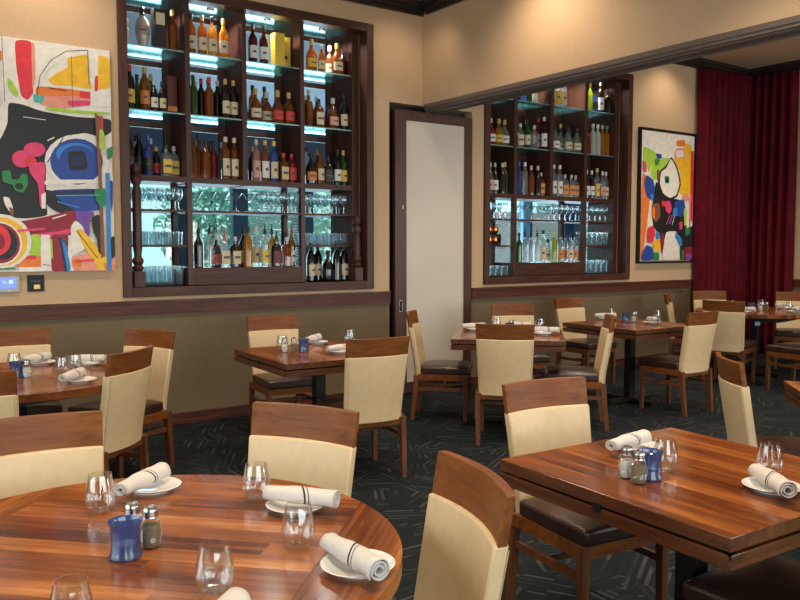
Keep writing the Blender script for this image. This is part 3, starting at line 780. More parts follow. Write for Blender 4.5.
# ------------------------------------------------------------------ bar glasses
def stem_glass(kind):
    P = dict(wine=[(0.032, 0), (0.030, 0.003), (0.004, 0.008), (0.004, 0.075), (0.020, 0.092), (0.035, 0.12), (0.036, 0.15), (0.030, 0.185)],
             martini=[(0.034, 0), (0.032, 0.003), (0.004, 0.008), (0.004, 0.095), (0.055, 0.165)],
             tumbler=[(0.028, 0), (0.030, 0.004), (0.037, 0.115)],
             highball=[(0.027, 0), (0.029, 0.004), (0.034, 0.165)])
    nm = dict(wine='wine_glass', martini='martini_glass', tumbler='tumbler_glass', highball='highball_glass')[kind]
    o = MB().lathe(P[kind], 14, caps=False).build(nm, GM_RACK, smooth=True)
    return o
GM_RACK = thin_glass('bar glass', (0.78, 0.89, 0.92), 1.0, 0.12, (0.75, 0.88, 0.92), 0.08, power=1.3)
GP = {}
def rack(kind, ci, x0, x1, y0, ys, z, label, group, step):
    n = int((x1 - x0) / step)
    for j in range(ys):
        for i in range(n):
            if kind not in GP: GP[kind] = stem_glass(kind); o = GP[kind]
            else: o = GP[kind].copy(); COL.objects.link(o)
            o.location = (x0 + (i + .5) * (x1 - x0) / n + 0.01 * (j % 2), y0 + j * 0.105, z + .0005)
            tag(o, label, 'glass', group)
B1, B2 = CABS[0], CABS[1]
def bayx(ci, k):
    x0, x1 = CABS[ci]; d = DIV[ci]
    return ((x0 + .03, d[0]), (d[1], d[2]), (d[3], d[4]), (d[5], x1 - .08), (d[1], d[4]))[k]
for (ci, k, kind, z, rows, step, fr) in (
        (0, 0, 'wine', 1.818, 3, .080, (0, 1)), (0, 0, 'tumbler', 1.518, 3, .082, (0, 1)), (0, 0, 'highball', CZ0, 3, .080, (0, 1)),
        (0, 4, 'martini', 1.818, 1, .116, (0, .60)), (0, 4, 'wine', 1.818, 2, .080, (.62, 1)),
        (0, 3, 'wine', 1.818, 3, .080, (0, 1)), (0, 3, 'tumbler', 1.518, 3, .082, (0, 1)),
        (1, 0, 'wine', 1.818, 2, .082, (0, 1)), (1, 0, 'tumbler', CZ0, 2, .085, (0, 1)),
        (1, 4, 'martini', 1.818, 1, .116, (0, .55)), (1, 4, 'wine', 1.818, 2, .082, (.57, 1)),
        (1, 3, 'wine', 1.818, 2, .082, (0, 1)), (1, 3, 'highball', 1.518, 2, .082, (0, 1)), (1, 3, 'highball', CZ0, 2, .082, (0, 1))):
    a, b = bayx(ci, k); a, b = a + (b - a) * fr[0] + .005, a + (b - a) * fr[1] - .012
    zn = {1.818: 'upper glass shelf', 1.518: 'middle glass shelf', CZ0: 'bottom ledge'}[z]
    bn = ('left bay', '', '', 'right bay', 'middle bay')[k]
    nm = dict(wine='stemmed wine glass', martini='martini glass', tumbler='short tumbler', highball='straight tall tumbler')[kind]
    rack(kind, ci, a, b, YF + 0.075, rows, z, 'clear %s in rows, %s, %s of the %s shelf wall' % (nm, zn, bn, SIDE[ci]),
         '%ss on the %s, %s, %s shelf wall' % (nm, zn, bn, SIDE[ci]), step)
# four copper mugs on a black rack
ck = MB().box(-0.10, 0.10, -0.05, 0.05, 0, 0.012).box(-0.10, 0.10, -0.05, 0.05, 0.115, 0.127).box(-0.10, -0.09, -0.05, 0.05, 0.012, 0.115).box(0.09, 0.10, -0.05, 0.05, 0.012, 0.115).build('mug_rack', M['black'])
ck.location = (6.13, YF + 0.12, 1.5185); tag(ck, 'small black rack of copper mugs, first bay of the right shelf wall', 'rack')
mug = None
for i in range(4):
    if mug is None:
        mug = MB().lathe([(0.0, 0), (0.026, 0.0), (0.038, 0.02), (0.042, 0.05), (0.036, 0.085), (0.033, 0.085), (0.036, 0.05), (0.0, 0.01)], 18, caps=False).build('copper_mug', M['copper'], smooth=True); o = mug
    else: o = mug.copy(); COL.objects.link(o)
    o.location = (6.13 + (-0.044, 0.044)[i % 2], YF + 0.115, 1.5185 + (0.0125, 0.1275)[i // 2])
    tag(o, 'round copper mug at the %s %s of the small black rack' % (('lower', 'upper')[i // 2], ('left', 'right')[i % 2]), 'mug', 'copper mugs on the rack')

# ------------------------------------------------------------------ paintings
def chaikin(p, n=2):
    for _ in range(n):
        q = []
        for i in range(len(p)):
            a, b = p[i], p[(i + 1) % len(p)]
            w = .14 if _ == 0 else .22
            q += [(a[0] * (1 - w) + b[0] * w, a[1] * (1 - w) + b[1] * w), (a[0] * w + b[0] * (1 - w), a[1] * w + b[1] * (1 - w))]
        p = q
    return p
def ell(cx, cy, rx, ry, n=20):
    return [(cx + rx * cos(2 * pi * k / n), cy + ry * sin(2 * pi * k / n)) for k in range(n)]
def line(x0, y0, x1, y1, w):
    d = Vector((x1 - x0, y1 - y0)); d.normalize(); n = Vector((-d.y, d.x)) * w / 2
    return [(x0 + n.x, y0 + n.y), (x1 + n.x, y1 + n.y), (x1 - n.x, y1 - n.y), (x0 - n.x, y0 - n.y)]
def strokes(parent, name, data, to_local, y_front, step=0.00035):
    """abstract paint strokes, each a thin layer of paint on the canvas front"""
    cols = []; mb = MB()
    for k, (c, poly, smooth) in enumerate(data):
        if c not in cols: cols.append(c)
        p = chaikin(poly, 2) if smooth else poly
        pts = [to_local(*q) for q in p]
        y = y_front - step * (k + 1)
        mb.add([(x, y, z) for x, z in pts], [tuple(range(len(pts)))], cols.index(c))
    return mb.build(name, [flat('paint %02d%02d%02d' % tuple(int(v * 99) for v in c), c, 0.5, 0.0) for c in cols], parent)
WHT = (0.80, 0.75, 0.68); BLK = (0.010, 0.010, 0.012); RED = (0.72, 0.03, 0.05); YEL = (0.85, 0.48, 0.02); ORG = (0.80, 0.20, 0.03)
BLU = (0.015, 0.06, 0.32); LBL = (0.03, 0.22, 0.60); MAR = (0.28, 0.008, 0.03); PNK = (0.75, 0.05, 0.16); SAL = (0.80, 0.30, 0.22)
GRN = (0.02, 0.22, 0.06); LIM = (0.38, 0.60, 0.05); PUR = (0.16, 0.06, 0.36); BRN = (0.24, 0.08, 0.03); TEA = (0.08, 0.45, 0.42); NAV = (0.006, 0.02, 0.09)
p1 = empty('abstract_painting', (1.15, YW, 1.315), 0, 'large unframed abstract canvas in black, red, yellow and blue', 'painting')
W1, H1 = 1.40, 1.725
MB().box(-0.70, 0.70, -0.038, -0.002, 0, H1).build('canvas', flat('canvas cream', WHT, 0.6), p1)
def q1(x, y):     # sketch frame 0..265 across the right part of the canvas, rows 25..578
    u = x / 265.0; yt = 25 + 37 * u; yb = 578 - 5 * u
    t = (y - yt) / (yb - yt)
    return (min(0.70, -0.136 + u * 0.836), min(H1, max(0, H1 * (1 - t))))
D1 = [
 (BLK, [(30,180),(62,185),(100,200),(180,214),(266,218),(266,250),(240,262),(200,250),(150,262),(122,285),(108,330),(108,420),(110,445),(60,452),(-20,445),(-60,400),(-50,300),(10,270),(28,230)], 1),
 (RED, [(48,36),(86,38),(90,100),(86,160),(72,176),(58,165),(50,100)], 1),
 (SAL, [(84,40),(92,45),(92,120),(84,160)], 1),
 (YEL, [(118,128),(140,112),(165,100),(163,78),(205,70),(266,75),(266,150),(215,150),(170,142),(130,140)], 1),
 (WHT, [(212,60),(238,62),(236,110),(232,150),(222,152),(214,130)], 1), (RED, [(228,120),(236,118),(234,155),(226,155)], 1),
 (ORG, [(90,142),(160,148),(215,156),(216,172),(150,168),(92,168)], 1),
 (SAL, [(88,166),(160,166),(216,168),(216,186),(150,196),(100,186)], 1), (RED, [(190,154),(218,156),(216,172),(192,170)], 0), (PNK, [(160,176),(216,176),(216,188),(165,190)], 1),
 (WHT, [(216,155),(266,155),(266,190),(216,190)], 0), (LIM, [(110,190),(180,198),(262,204),(262,210),(180,206),(112,198)], 1),
 (TEA, [(84,160),(110,165),(106,182),(86,180)], 1), (LIM, [(30,122),(40,132),(54,160),(48,168),(32,150)], 1),
 (PUR, [(-14,130),(12,132),(13,190),(8,215),(-14,210)], 1), (ORG, [(-30,60),(20,62),(20,84),(-30,86)], 0), (WHT, [(-30,88),(18,90),(16,128),(-30,126)], 1),
 (WHT, ell(182, 316, 76, 62), 0), (BLK, line(112, 320, 150, 262, 2.5), 0), (BLU, ell(180, 318, 62, 54), 0), (LBL, ell(176, 300, 44, 26), 0), (BLU, ell(182, 312, 42, 32), 0), (BLK, [(158,294),(200,292),(206,336),(162,340)], 1), (NAV, [(168,304),(192,302),(196,328),(170,330)], 1),
 (WHT, [(100,372),(266,366),(266,440),(240,470),(230,575),(266,575),(266,360),(108,360)], 0), (WHT, [(235,350),(266,350),(266,575),(235,575)], 0),
 (BLU, [(112,384),(246,380),(240,432),(160,436),(130,410)], 1), (NAV, [(112,386),(246,382),(244,396),(120,398)], 0), (BLU, [(120,398),(244,396),(242,410),(136,412)], 0),
 (BLK, [(100,384),(116,384),(150,420),(184,438),(170,446),(130,436),(108,420)], 1),
 (PNK, ell(84, 290, 24, 17), 0), (PNK, ell(56, 312, 22, 20), 0), (RED, ell(74, 318, 14, 12), 0), (PNK, [(70,322),(108,318),(104,360),(104,425),(92,425),(90,370),(72,345)], 1), (WHT, [(96,395),(106,390),(105,428),(96,428)], 0),
 (GRN, [(12,340),(30,338),(32,360),(48,360),(54,345),(66,348),(68,372),(56,392),(38,386),(34,372),(12,366)], 1), (BLK, ell(48, 376, 9, 8), 0), (WHT, [(12,400),(26,402),(34,430),(28,440),(16,420)], 1), (BRN, [(24,424),(34,428),(34,446),(26,442)], 1),
 (MAR, [(20,462),(60,456),(110,446),(172,430),(186,448),(174,484),(130,500),(60,502),(20,492)], 1), (PNK, [(70,488),(130,482),(172,472),(150,492),(80,497)], 1),
 (WHT, [(60,496),(175,490),(180,578),(40,578)], 0),
 (MAR, [(112,490),(156,486),(152,530),(158,577),(114,578),(108,540)], 1), (LBL, [(136,500),(146,498),(160,574),(148,576)], 1), (NAV, [(132,496),(138,496),(150,576),(144,576)], 0),
 (LIM, [(66,490),(92,488),(90,545),(64,545)], 1), (ORG, [(40,546),(92,540),(92,566),(40,566)], 0), (RED, [(40,540),(80,538),(80,548),(40,548)], 0), (WHT, [(92,490),(112,490),(114,575),(90,575)], 0), (LIM, [(112,500),(117,500),(118,545),(113,545)], 0), (GRN, [(-40,568),(34,568),(34,572),(-40,572)], 0),
 (WHT, ell(5, 505, 66, 64), 0), (YEL, ell(4, 506, 58, 58), 0), (WHT, ell(0, 510, 50, 52), 0), (MAR, ell(0, 510, 46, 48), 0), (BLK, ell(8, 510, 32, 38), 0), (RED, ell(-8, 502, 34, 38), 0), (MAR, ell(-6, 506, 20, 22), 0),
 (PUR, [(170,434),(216,434),(216,448),(206,450),(204,492),(196,500),(186,470),(172,450)], 1),
 (WHT, [(172,455),(190,470),(200,520),(160,540),(160,470)], 1), (SAL, [(162,540),(215,532),(240,576),(165,576)], 0), (ORG, [(160,548),(180,545),(184,565),(162,566)], 1),
 (YEL, [(172,476),(186,476),(210,505),(240,540),(264,560),(264,574),(222,574),(214,550),(190,520)], 1), (BLK, line(174, 480, 222, 545, 2.0), 0), (ORG, [(236,556),(262,562),(262,572),(240,572)], 0),
 (BLK, [(210,448),(230,440),(234,480),(234,540),(224,530),(222,500),(212,480)], 1), (BRN, [(224,205),(238,215),(236,300),(240,540),(230,545),(230,400)], 0), (RED, [(238,212),(243,212),(243,290),(239,290)], 0),
 (GRN, [(216,382),(246,380),(246,410),(236,430),(222,410)], 1), (LIM, [(234,240),(246,250),(244,292),(232,290)], 1), (GRN, [(250,290),(266,282),(266,306),(252,316)], 1),
 (LBL, [(246,345),(256,345),(256,575),(244,575)], 0), (BLU, [(256,360),(264,365),(262,420),(258,440)], 1), (BLK, [(254,495),(266,492),(266,556),(256,550)], 1), (SAL, [(256,548),(266,540),(266,576),(256,576)], 0), (ORG, [(258,560),(266,556),(266,576),(258,576)], 0),
 (BLK, line(20, 25, 22, 180, 1.2), 0), (BLK, line(92, 165, 100, 120, 1.6), 0), (BLK, line(100, 120, 125, 85, 1.6), 0), (BLK, line(125, 85, 160, 64, 1.6), 0), (BLK, line(160, 64, 210, 62, 1.6), 0), (BLK, line(172, 75, 172, 195, 1.0), 0), (BLK, line(118, 148, 160, 155, 2.0), 0), (BLK, line(210, 62, 212, 140, 1.8), 0),
 (WHT, line(60, 215, 110, 222, 1.5), 0), (WHT, line(112, 270, 128, 262, 3), 0), (WHT, line(236, 300, 262, 340, 1.6), 0), (BLK, line(206, 455, 232, 470, 2), 0), (BLK, line(140, 500, 150, 512, 2), 0), (RED, line(168, 552, 214, 548, 4), 0), (BLK, line(92, 560, 112, 562, 1.5), 0), (WHT, line(118, 452, 150, 442, 3), 0), (LBL, line(130, 412, 180, 426, 3), 0), (TEA, line(128, 398, 232, 396, 2), 0), (PNK, line(40, 480, 100, 476, 5), 0),
 (YEL, [(-190,60),(-90,50),(-80,160),(-180,170)], 1), (BLU, [(-200,220),(-90,210),(-80,330),(-190,340)], 1), (MAR, [(-200,400),(-100,390),(-110,560),(-200,560)], 1), (LIM, [(-90,440),(-70,440),(-70,570),(-90,570)], 0),
]
D1 = [(c, [(max(x, -178), y) for x, y in p], s) for c, p, s in D1]
strokes(p1, 'paint_strokes', D1, q1, -0.038)

p2 = empty('abstract_painting', (8.945, YW, 1.29), 0, 'narrow black-framed abstract painting between the right shelf wall and the red curtain', 'painting')
W2, H2 = 1.16, 1.72
f = MB().box(-W2 / 2, -W2 / 2 + 0.022, -0.05, -0.002, 0, H2).box(W2 / 2 - 0.022, W2 / 2, -0.05, -0.002, 0, H2)
f.box(-W2 / 2 + .022, W2 / 2 - .022, -0.05, -0.002, 0, 0.022).box(-W2 / 2 + .022, W2 / 2 - .022, -0.05, -0.002, H2 - 0.022, H2)
f.build('picture_frame', M['black'], p2)
MB().box(-W2 / 2 + .035, W2 / 2 - .035, -0.040, -0.004, 0.035, H2 - .035).build('canvas', flat('canvas cream', WHT, 0.6), p2)
def q2(x, y):
    xl = 35 - 20 * (y - 40) / 512; xr = 248 - 16 * (y - 68) / 487
    u = (x - xl) / (xr - xl); u = min(1, max(0, u)); yt = 40 + 28 * u; yb = 552 + 3 * u
    t = min(1, max(0, (y - yt) / (yb - yt)))
    return (-W2 / 2 + .036 + u * (W2 - .072), .036 + (H2 - .072) * (1 - t))
D2 = [
 (YEL, [(205,95),(238,100),(236,210),(232,300),(190,300),(165,262),(180,210),(200,160)], 1), (ORG, [(170,82),(208,80),(210,105),(172,106)], 1), (SAL, [(160,140),(170,112),(205,112),(208,150),(196,190),(176,200),(164,175)], 1), (WHT, [(168,122),(200,120),(202,146),(172,150)], 1), (YEL, [(164,150),(204,150),(196,192),(176,198)], 1),
 (LIM, [(36,104),(60,112),(84,128),(102,152),(140,148),(130,175),(112,190),(94,230),(72,238),(60,205),(36,170)], 1), (GRN, [(84,150),(104,158),(92,180),(80,176)], 1), (BLU, [(84,132),(108,134),(110,152),(92,154)], 1), (WHT, line(66, 180, 60, 230, 4), 0),
 (PNK, [(32,158),(46,165),(48,205),(32,205)], 1), (ORG, [(32,205),(44,215),(60,300),(48,420),(28,545),(14,548),(18,380)], 1), (WHT, line(60, 320, 30, 520, 3), 0),
 (BLU, [(44,214),(72,232),(88,300),(70,318),(44,300),(36,250)], 1), (LBL, [(60,290),(86,296),(76,314),(62,312)], 1),
 (BLK, [(84,240),(100,262),(112,290),(150,308),(200,320),(218,400),(200,452),(150,470),(110,470),(70,420),(64,350),(74,300)], 1),
 (BLK, [(148,142),(174,188),(188,250),(172,304),(140,316),(106,298),(90,252),(98,202),(126,180)], 1), (WHT, [(146,150),(168,190),(182,250),(168,296),(140,308),(112,290),(98,250),(104,205),(128,188)], 1), (GRN, [(118,220),(138,222),(138,250),(120,250)], 1), (BLK, ell(128, 236, 6, 9), 0), (BRN, [(88,196),(98,194),(96,232),(88,236)], 1),
 (BRN, [(66,330),(96,325),(100,380),(80,405),(64,380)], 1), (ORG, [(66,345),(78,340),(76,390),(66,385)], 1), (PNK, [(118,322),(138,316),(148,350),(136,372),(120,356)], 1), (RED, [(104,318),(122,318),(120,340),(106,340)], 1),
 (BLU, [(156,322),(200,312),(202,365),(190,384),(160,376)], 1), (LBL, [(150,350),(170,345),(168,380),(152,378)], 1), (PUR, line(134, 410, 150, 372, 7), 0), (PNK, line(122, 412, 138, 374, 3), 0), (WHT, line(146, 414, 158, 376, 2), 0),
 (SAL, [(190,300),(216,290),(222,318),(200,325)], 1), (WHT, [(202,320),(222,325),(218,420),(206,420)], 1), (LIM, [(196,350),(208,350),(206,420),(198,420)], 1), (PNK, [(176,405),(190,400),(190,430),(178,435)], 1), (RED, [(232,125),(242,125),(236,400),(226,400)], 0), (SAL, line(226, 300, 222, 430, 4), 0),
 (RED, [(44,425),(70,412),(76,450),(64,485),(42,480)], 1), (BLU, [(40,490),(64,500),(68,552),(16,552),(24,515)], 1), (YEL, [(66,475),(92,468),(98,500),(90,522),(68,515)], 1), (LBL, [(78,440),(94,440),(92,468),(80,470)], 1), (GRN, [(66,520),(90,522),(90,552),(68,552)], 0), (MAR, [(96,448),(110,444),(112,520),(100,525)], 1),
 (BLK, [(180,440),(234,420),(232,555),(180,555)], 0), (GRN, [(200,430),(222,425),(222,452),(204,460)], 1), (WHT, [(118,440),(164,438),(170,470),(178,552),(100,552),(110,490)], 1), (LBL, [(160,440),(186,470),(188,500),(172,492),(156,462)], 1),
 (MAR, [(198,505),(232,500),(232,555),(196,555)], 0), (PUR, [(204,530),(226,526),(226,552),(202,552)], 1), (PNK, ell(208, 535, 4, 5), 0), (GRN, [(184,515),(194,515),(194,552),(184,552)], 0),
]
strokes(p2, 'paint_strokes', D2, q2, -0.040)

# thermostat and switch plate under the large canvas
th = empty('thermostat', (1.085, YW, 1.222), 0, 'pale grey wall thermostat with lit blue screen under the large abstract canvas', 'thermostat')
MB().box(-0.085, 0.068, -0.028, 0, -0.062, 0.062).build('housing', M['grey'], th, bevel=0.006)
MB().box(-0.070, 0.042, -0.0295, -0.027, -0.030, 0.044).build('screen', M['screen'], th)
m = MB().box(-0.008, 0.020, -0.0302, -0.0294, 0.004, 0.032)
m.box(-0.055, -0.020, -0.0302, -0.0294, 0.010, 0.014).box(-0.055, -0.030, -0.0302, -0.0294, 0.022, 0.026)
m.build('screen_mark', M['screenmark'], th)
MB().box(-0.018, 0.006, -0.0295, -0.027, -0.050, -0.044).build('button', flat('white button', (0.7, 0.7, 0.7)), th)
sw = empty('switch_plate', (1.268, YW, 1.224), 0, 'square black wall plate with small brass knob under the large abstract canvas', 'switch')
MB().box(-0.060, 0.060, -0.010, 0, -0.063, 0.063).build('plate', M['black'], sw, bevel=0.003)
MB().box(-0.018, 0.028, -0.026, -0.009, -0.045, -0.008).build('knob', M['brass'], sw, bevel=0.003)
MB().box(-0.035, 0.035, -0.0108, -0.009, 0.012, 0.020).build('plate_mark', flat('plate mark', (0.10, 0.08, 0.05)), sw)
cl = empty('smoke_detector', (6.0, 5.5, CH2), 0, 'small round detector on the side room ceiling above the right shelf wall', 'detector')
MB().lathe([(0, -0.045), (0.04, -0.042), (0.06, -0.02), (0.065, 0)], 24, caps=False).build('housing', M['ceil'], cl, smooth=True)

# ------------------------------------------------------------------ curtains
def curtain(a, b, z0, z1, label, seed, ph=0.0):
    rnd = random.Random(seed)
    A, B = Vector(a), Vector(b); d = (B - A); Ln = d.length; d.normalize(); n = Vector((-d.y, d.x))
    nx = int(Ln / 0.012); nz = 14
    o = empty('velvet_curtain', (A.x, A.y, z0), 0, label, 'curtain', 'crimson curtains of the side room')
    off = [0.0]; warp = [rnd.uniform(-1, 1) for _ in range(40)]
    mb = MB(); vs = []
    for j in range(nz + 1):
        tz = j / nz; z = (z1 - z0) * tz
        for i in range(nx + 1):
            s = Ln * i / nx
            p = s / 0.125 * 2 * pi + ph + 0.9 * sin(s * 5.1 + seed) + 0.25 * sin(tz * 3 + s * 4)
            amp = 0.052 + 0.014 * sin(s * 7.7 + seed) + 0.010 * (1 - tz) * sin(s * 3.1)
            w = amp * sin(p) + 0.010 * sin(2 * p + 1)
            q = d * (s + 0.012 * cos(p)) + n * w
            vs.append((q.x, q.y, z))
    m1 = nx + 1
    fs = [(j * m1 + i, j * m1 + i + 1, (j + 1) * m1 + i + 1, (j + 1) * m1 + i) for j in range(nz) for i in range(nx)]
    mb.add(vs, fs)
    c = mb.build('curtain_cloth', M['velvet'], o, smooth=True)
    so = c.modifiers.new('cloth_thickness', 'SOLIDIFY'); so.thickness = 0.004
    MB().box(-0.0, Ln, -0.012, 0.012, z1 - z0 - 0.012, z1 - z0 + 0.004).build('curtain_track', M['black'], o).rotation_euler = (0, 0, atan2(d.y, d.x))
    return o
curtain((9.52, 6.48), (10.60, 6.48), 0.012, 3.875, 'crimson velvet curtain hanging on the wall beside the framed painting', 2)
curtain((10.69, 6.56), (10.69, 5.80), 0.012, 3.875, 'crimson velvet curtain hanging on the far right wall, around the corner', 5, 1.0)

# ------------------------------------------------------------------ chairs
def yb(z):
    return -0.215 - (0.17 * (z - 0.45) if z > 0.45 else 0.0)
def slab(w0, w1, z0, z1, t, sag, off=0.0, nx=12, nz=8, puff=0.0):
    """curved upright panel: concave towards the sitter, leaning back"""
    vs = []
    for side in (0, 1):
        for j in range(nz + 1):
            tz = j / nz; z = z0 + (z1 - z0) * tz; w = w0 + (w1 - w0) * tz
            for i in range(nx + 1):
                u = -1 + 2 * i / nx
                x = u * w / 2
                y = yb(z) - sag * (1 - u * u) + off
                e = (1 - u ** 6) * (1 - (2 * tz - 1) ** 8)
                y += (t + puff * e) if side else -puff * e * 0.6
                vs.append((x, y, z))
    m = nx + 1; N = m * (nz + 1); fs = []
    for j in range(nz):
        for i in range(nx):
            a = j * m + i
            fs.append((a, a + 1, a + m + 1, a + m)); fs.append((N + a + 1, N + a, N + a + m, N + a + m + 1))
    for i in range(nx):
        fs.append((i, N + i, N + i + 1, i + 1)); a = nz * m + i; fs.append((a, a + 1, N + a + 1, N + a))
    for j in range(nz):
        a = j * m; fs.append((a, a + m, N + a + m, N + a)); a = j * m + nx; fs.append((a, N + a, N + a + m, a + m))
    return MB().add(vs, fs)
def make_chair():
    r = empty('dining_chair', (0, 0, 0), 0, None, 'chair', 'cream and walnut dining chairs')
    slab(0.430, 0.438, 0.806, 0.928, 0.026, 0.036, 0.004).build('top_rail', M['chairw'], r, smooth=True, bevel=0.003)
    bk = slab(0.395, 0.432, 0.375, 0.812, 0.040, 0.035, 0.0, puff=0.007).build('back_upholstery', M['cream'], r, smooth=True, bevel=0.007)
    for s in (-1, 1):   # sewn edge seams of the back
        m = MB()
        pts = [(s * (0.395 + 0.037 * t) / 2 * 0.955, yb(0.385 + 0.41 * t) - 0.035 * (1 - .955 ** 2) - 0.003, 0.385 + 0.41 * t) for t in [k / 8 for k in range(9)]]
        m.tube(pts, 0.0018, 6)
        m.build('seam', flat('tan seam', (0.50, 0.38, 0.23)), bk)
    # seat cushion
    nx = 10; vs = []; w, d0, d1 = 0.440, -0.178, 0.245
    for side in (0, 1):
        for j in range(nx + 1):
            for i in range(nx + 1):
                u = -1 + 2 * i / nx; v = -1 + 2 * j / nx
                x = u * (w / 2) * (1 - 0.04 * (v < 0) * (-v)); y = (d0 + d1) / 2 + v * (d1 - d0) / 2
                z = 0.405 if side == 0 else 0.468 + 0.022 * (1 - u ** 4) * (1 - v ** 4)
                vs.append((x, y, z))
    mm = nx + 1; N = mm * mm; fs = []
    for j in range(nx):
        for i in range(nx):
            a = j * mm + i; fs.append((a, a + mm, a + mm + 1, a + 1)); fs.append((N + a, N + a + 1, N + a + mm + 1, N + a + mm))
    for i in range(nx):
        fs.append((i, i + 1, N + i + 1, N + i)); a = nx * mm + i; fs.append((a, N + a, N + a + 1, a + 1))
        a = i * mm; fs.append((a, N + a, N + a + mm, a + mm)); a = i * mm + nx; fs.append((a, a + mm, N + a + mm, N + a))
    MB().add(vs, fs).build('seat', M['seat'], r, smooth=True, bevel=0.014, seg=3)
    m = MB().box(-0.205, 0.205, 0.205, 0.228, 0.355, 0.407).box(-0.205, 0.205, -0.222, -0.198, 0.345, 0.392)
    m.box(-0.222, -0.198, -0.20, 0.22, 0.355, 0.407).box(0.198, 0.222, -0.20, 0.22, 0.355, 0.407)
    m.build('seat_frame', M['chairw'], r)
    for s in (-1, 1):
        MB().taper((s * 0.203, 0.208, 0), (s * 0.203, 0.208, 0.406), (0.030, 0.030), (0.042, 0.042)).build('leg', M['legw'], r, bevel=0.003)
        mb = MB()
        mb.taper((s * 0.194, -0.252, 0), (s * 0.203, -0.222, 0.26), (0.028, 0.032), (0.036, 0.042))
        mb.taper((s * 0.203, -0.222, 0.26), (s * 0.203, -0.214, 0.395), (0.036, 0.042), (0.036, 0.044))
        mb.build('leg', M['legw'], r)
        m = MB().box(s * 0.203 - 0.009, s * 0.203 + 0.009, -0.215, 0.20, 0.262, 0.290)
        m.build('stretcher', M['legw'], r)
    MB().box(-0.20, 0.20, -0.008, 0.010, 0.266, 0.286).build('stretcher', M['legw'], r)
    return r
CH = make_chair()
CHAIRS = [   # back centre x, y, facing in degrees, label
 (2.802, 4.169, 82, 'dining chair seen from behind at the square table below the left shelf wall'),
 (2.975, 6.03, -97, 'dining chair against the wall at the square table below the left shelf wall'),
 (4.067, 4.377, 44.5, 'dining chair seen from behind at the square table nearest the frosted door'),
 (4.17, 5.70, -44, 'dining chair seen side-on in front of the frosted door glass'),
 (5.573, 5.894, -116, 'dining chair facing the camera beyond the table nearest the frosted door'),
 (5.265, 4.385, 137, 'dining chair in profile on the right side of the table nearest the frosted door'),
 (6.768, 6.25, -92, 'dining chair with its back to the wall below the right shelf wall'),
 (6.305, 4.205, 90, 'dining chair seen from behind at the square table below the right shelf wall'),
 (8.34, 6.085, -58, 'dining chair side-on against the wall below the framed painting'),
 (7.75, 4.95, 17, 'dining chair seen from behind at the round table by the curtains'),
 (9.357, 6.186, -125, 'dining chair facing the camera at the foot of the crimson curtain, left one'),
 (9.99, 5.38, -150, 'dining chair facing the camera beyond the round table by the curtains, right one'),
 (8.16, 4.06, 82, 'dining chair at the round table by the curtains, cut by the right photo edge'),
 (3.785, 2.385, -43, 'pale-lit dining chair standing alone behind the large square table, right of the aisle'),
 (2.479, 2.425, -97, 'dining chair facing the camera behind the large square table with plates'),
 (1.330, 1.530, 163, 'nearest dining chair, between round table and large square table, facing the round one'),
 (2.33, 0.93, 90, 'dining chair tucked under the near side of the large square table, mostly its seat'),
 (1.372, 2.512, -151, 'dining chair behind the front round table, its right-hand one'),
 (0.535, 2.89, -94, 'dining chair behind the front round table, cut by the left edge of the photo'),
 (1.355, 4.474, 132, 'dining chair seen from behind at the right of the rear left round table'),
 (1.786, 5.474, 207, 'dining chair facing left beside the wall, behind the rear left round table'),
 (1.035, 6.085, -95, 'dining chair beyond the rear left round table, against the olive wall'),
 (0.48, 4.13, 66, 'dining chair before the rear left round table, at the left photo edge'),
]
for x, y, a, lab in CHAIRS:
    t = radians(a)
    place(CH, USED, (x + 0.290 * cos(t), y + 0.290 * sin(t), 0), t - pi / 2, 'cream-backed ' + lab)

# ------------------------------------------------------------------ tables
def pedestal(r):
    MB().box(-0.038, 0.038, -0.038, 0.038, 0.04, 0.668).build('column', M['black'], r, bevel=0.004)
    m = MB().box(-0.30, 0.30, -0.035, 0.035, 0.012, 0.045).box(-0.035, 0.035, -0.30, 0.30, 0.012, 0.045)
    for dx, dy in ((.28, 0), (-.28, 0), (0, .28), (0, -.28)): m.lathe([(0.022, 0), (0.022, 0.012)], 10, (dx, dy))
    m.build('base', M['black'], r)
    MB().box(-0.18, 0.18, -0.18, 0.18, 0.655, 0.670).build('mounting_plate', M['black'], r)
def make_square(s=0.91):
    r = empty('dining_table', (0, 0, 0), 0, None, 'table', 'square walnut dining tables'); h = s / 2
    tp = MB().box(-h, h, -h, h, 0.720, 0.760); tp.mi = [1, 0, 1, 1, 1, 1]
    tp.build('tabletop', [M['plank'], M['edge']], r, bevel=0.003)
    # the four round leaves folded away underneath, square outer edges flush with the top
    for k in range(4):
        o = MB().prism([(h, -h + .002)] + [(h, h - .002)] + [(h - 0.10 * sin(pi * i / 8) - 0.02, (h - 0.06) * cos(pi * i / 8)) for i in range(9)], 0.672, 0.712)
        l = o.build('folded_leaf', M['edge'], r, bevel=0.002); l.rotation_euler = (0, 0, k * pi / 2)
        hg = MB().box(h - 0.02, h + 0.0035, -0.016, 0.016, 0.700, 0.727).build('hinge', M['black'], l)
    MB().box(-h + .05, h - .05, -h + .05, h - .05, 0.668, 0.7195).build('underframe', M['dark'], r)
    pedestal(r)
    return r
SQ = make_square()
for x, y, a, lab in ((2.316, 1.570, -2.6, 'large square walnut table in front, with plates, shakers and blue glass'),
                     (2.80, 4.94, -3, 'square walnut table below the left shelf wall'),
                     (4.685, 4.989, -44.4, 'square walnut table nearest the frosted door, corner turned to the wall'),
                     (6.275, 4.985, -2.3, 'square walnut table below the right shelf wall'),
                     (4.25, 1.71, -48, 'square walnut table at the right edge, only its corner in view')):
    place(SQ, USED, (x, y, 0), radians(a), lab)
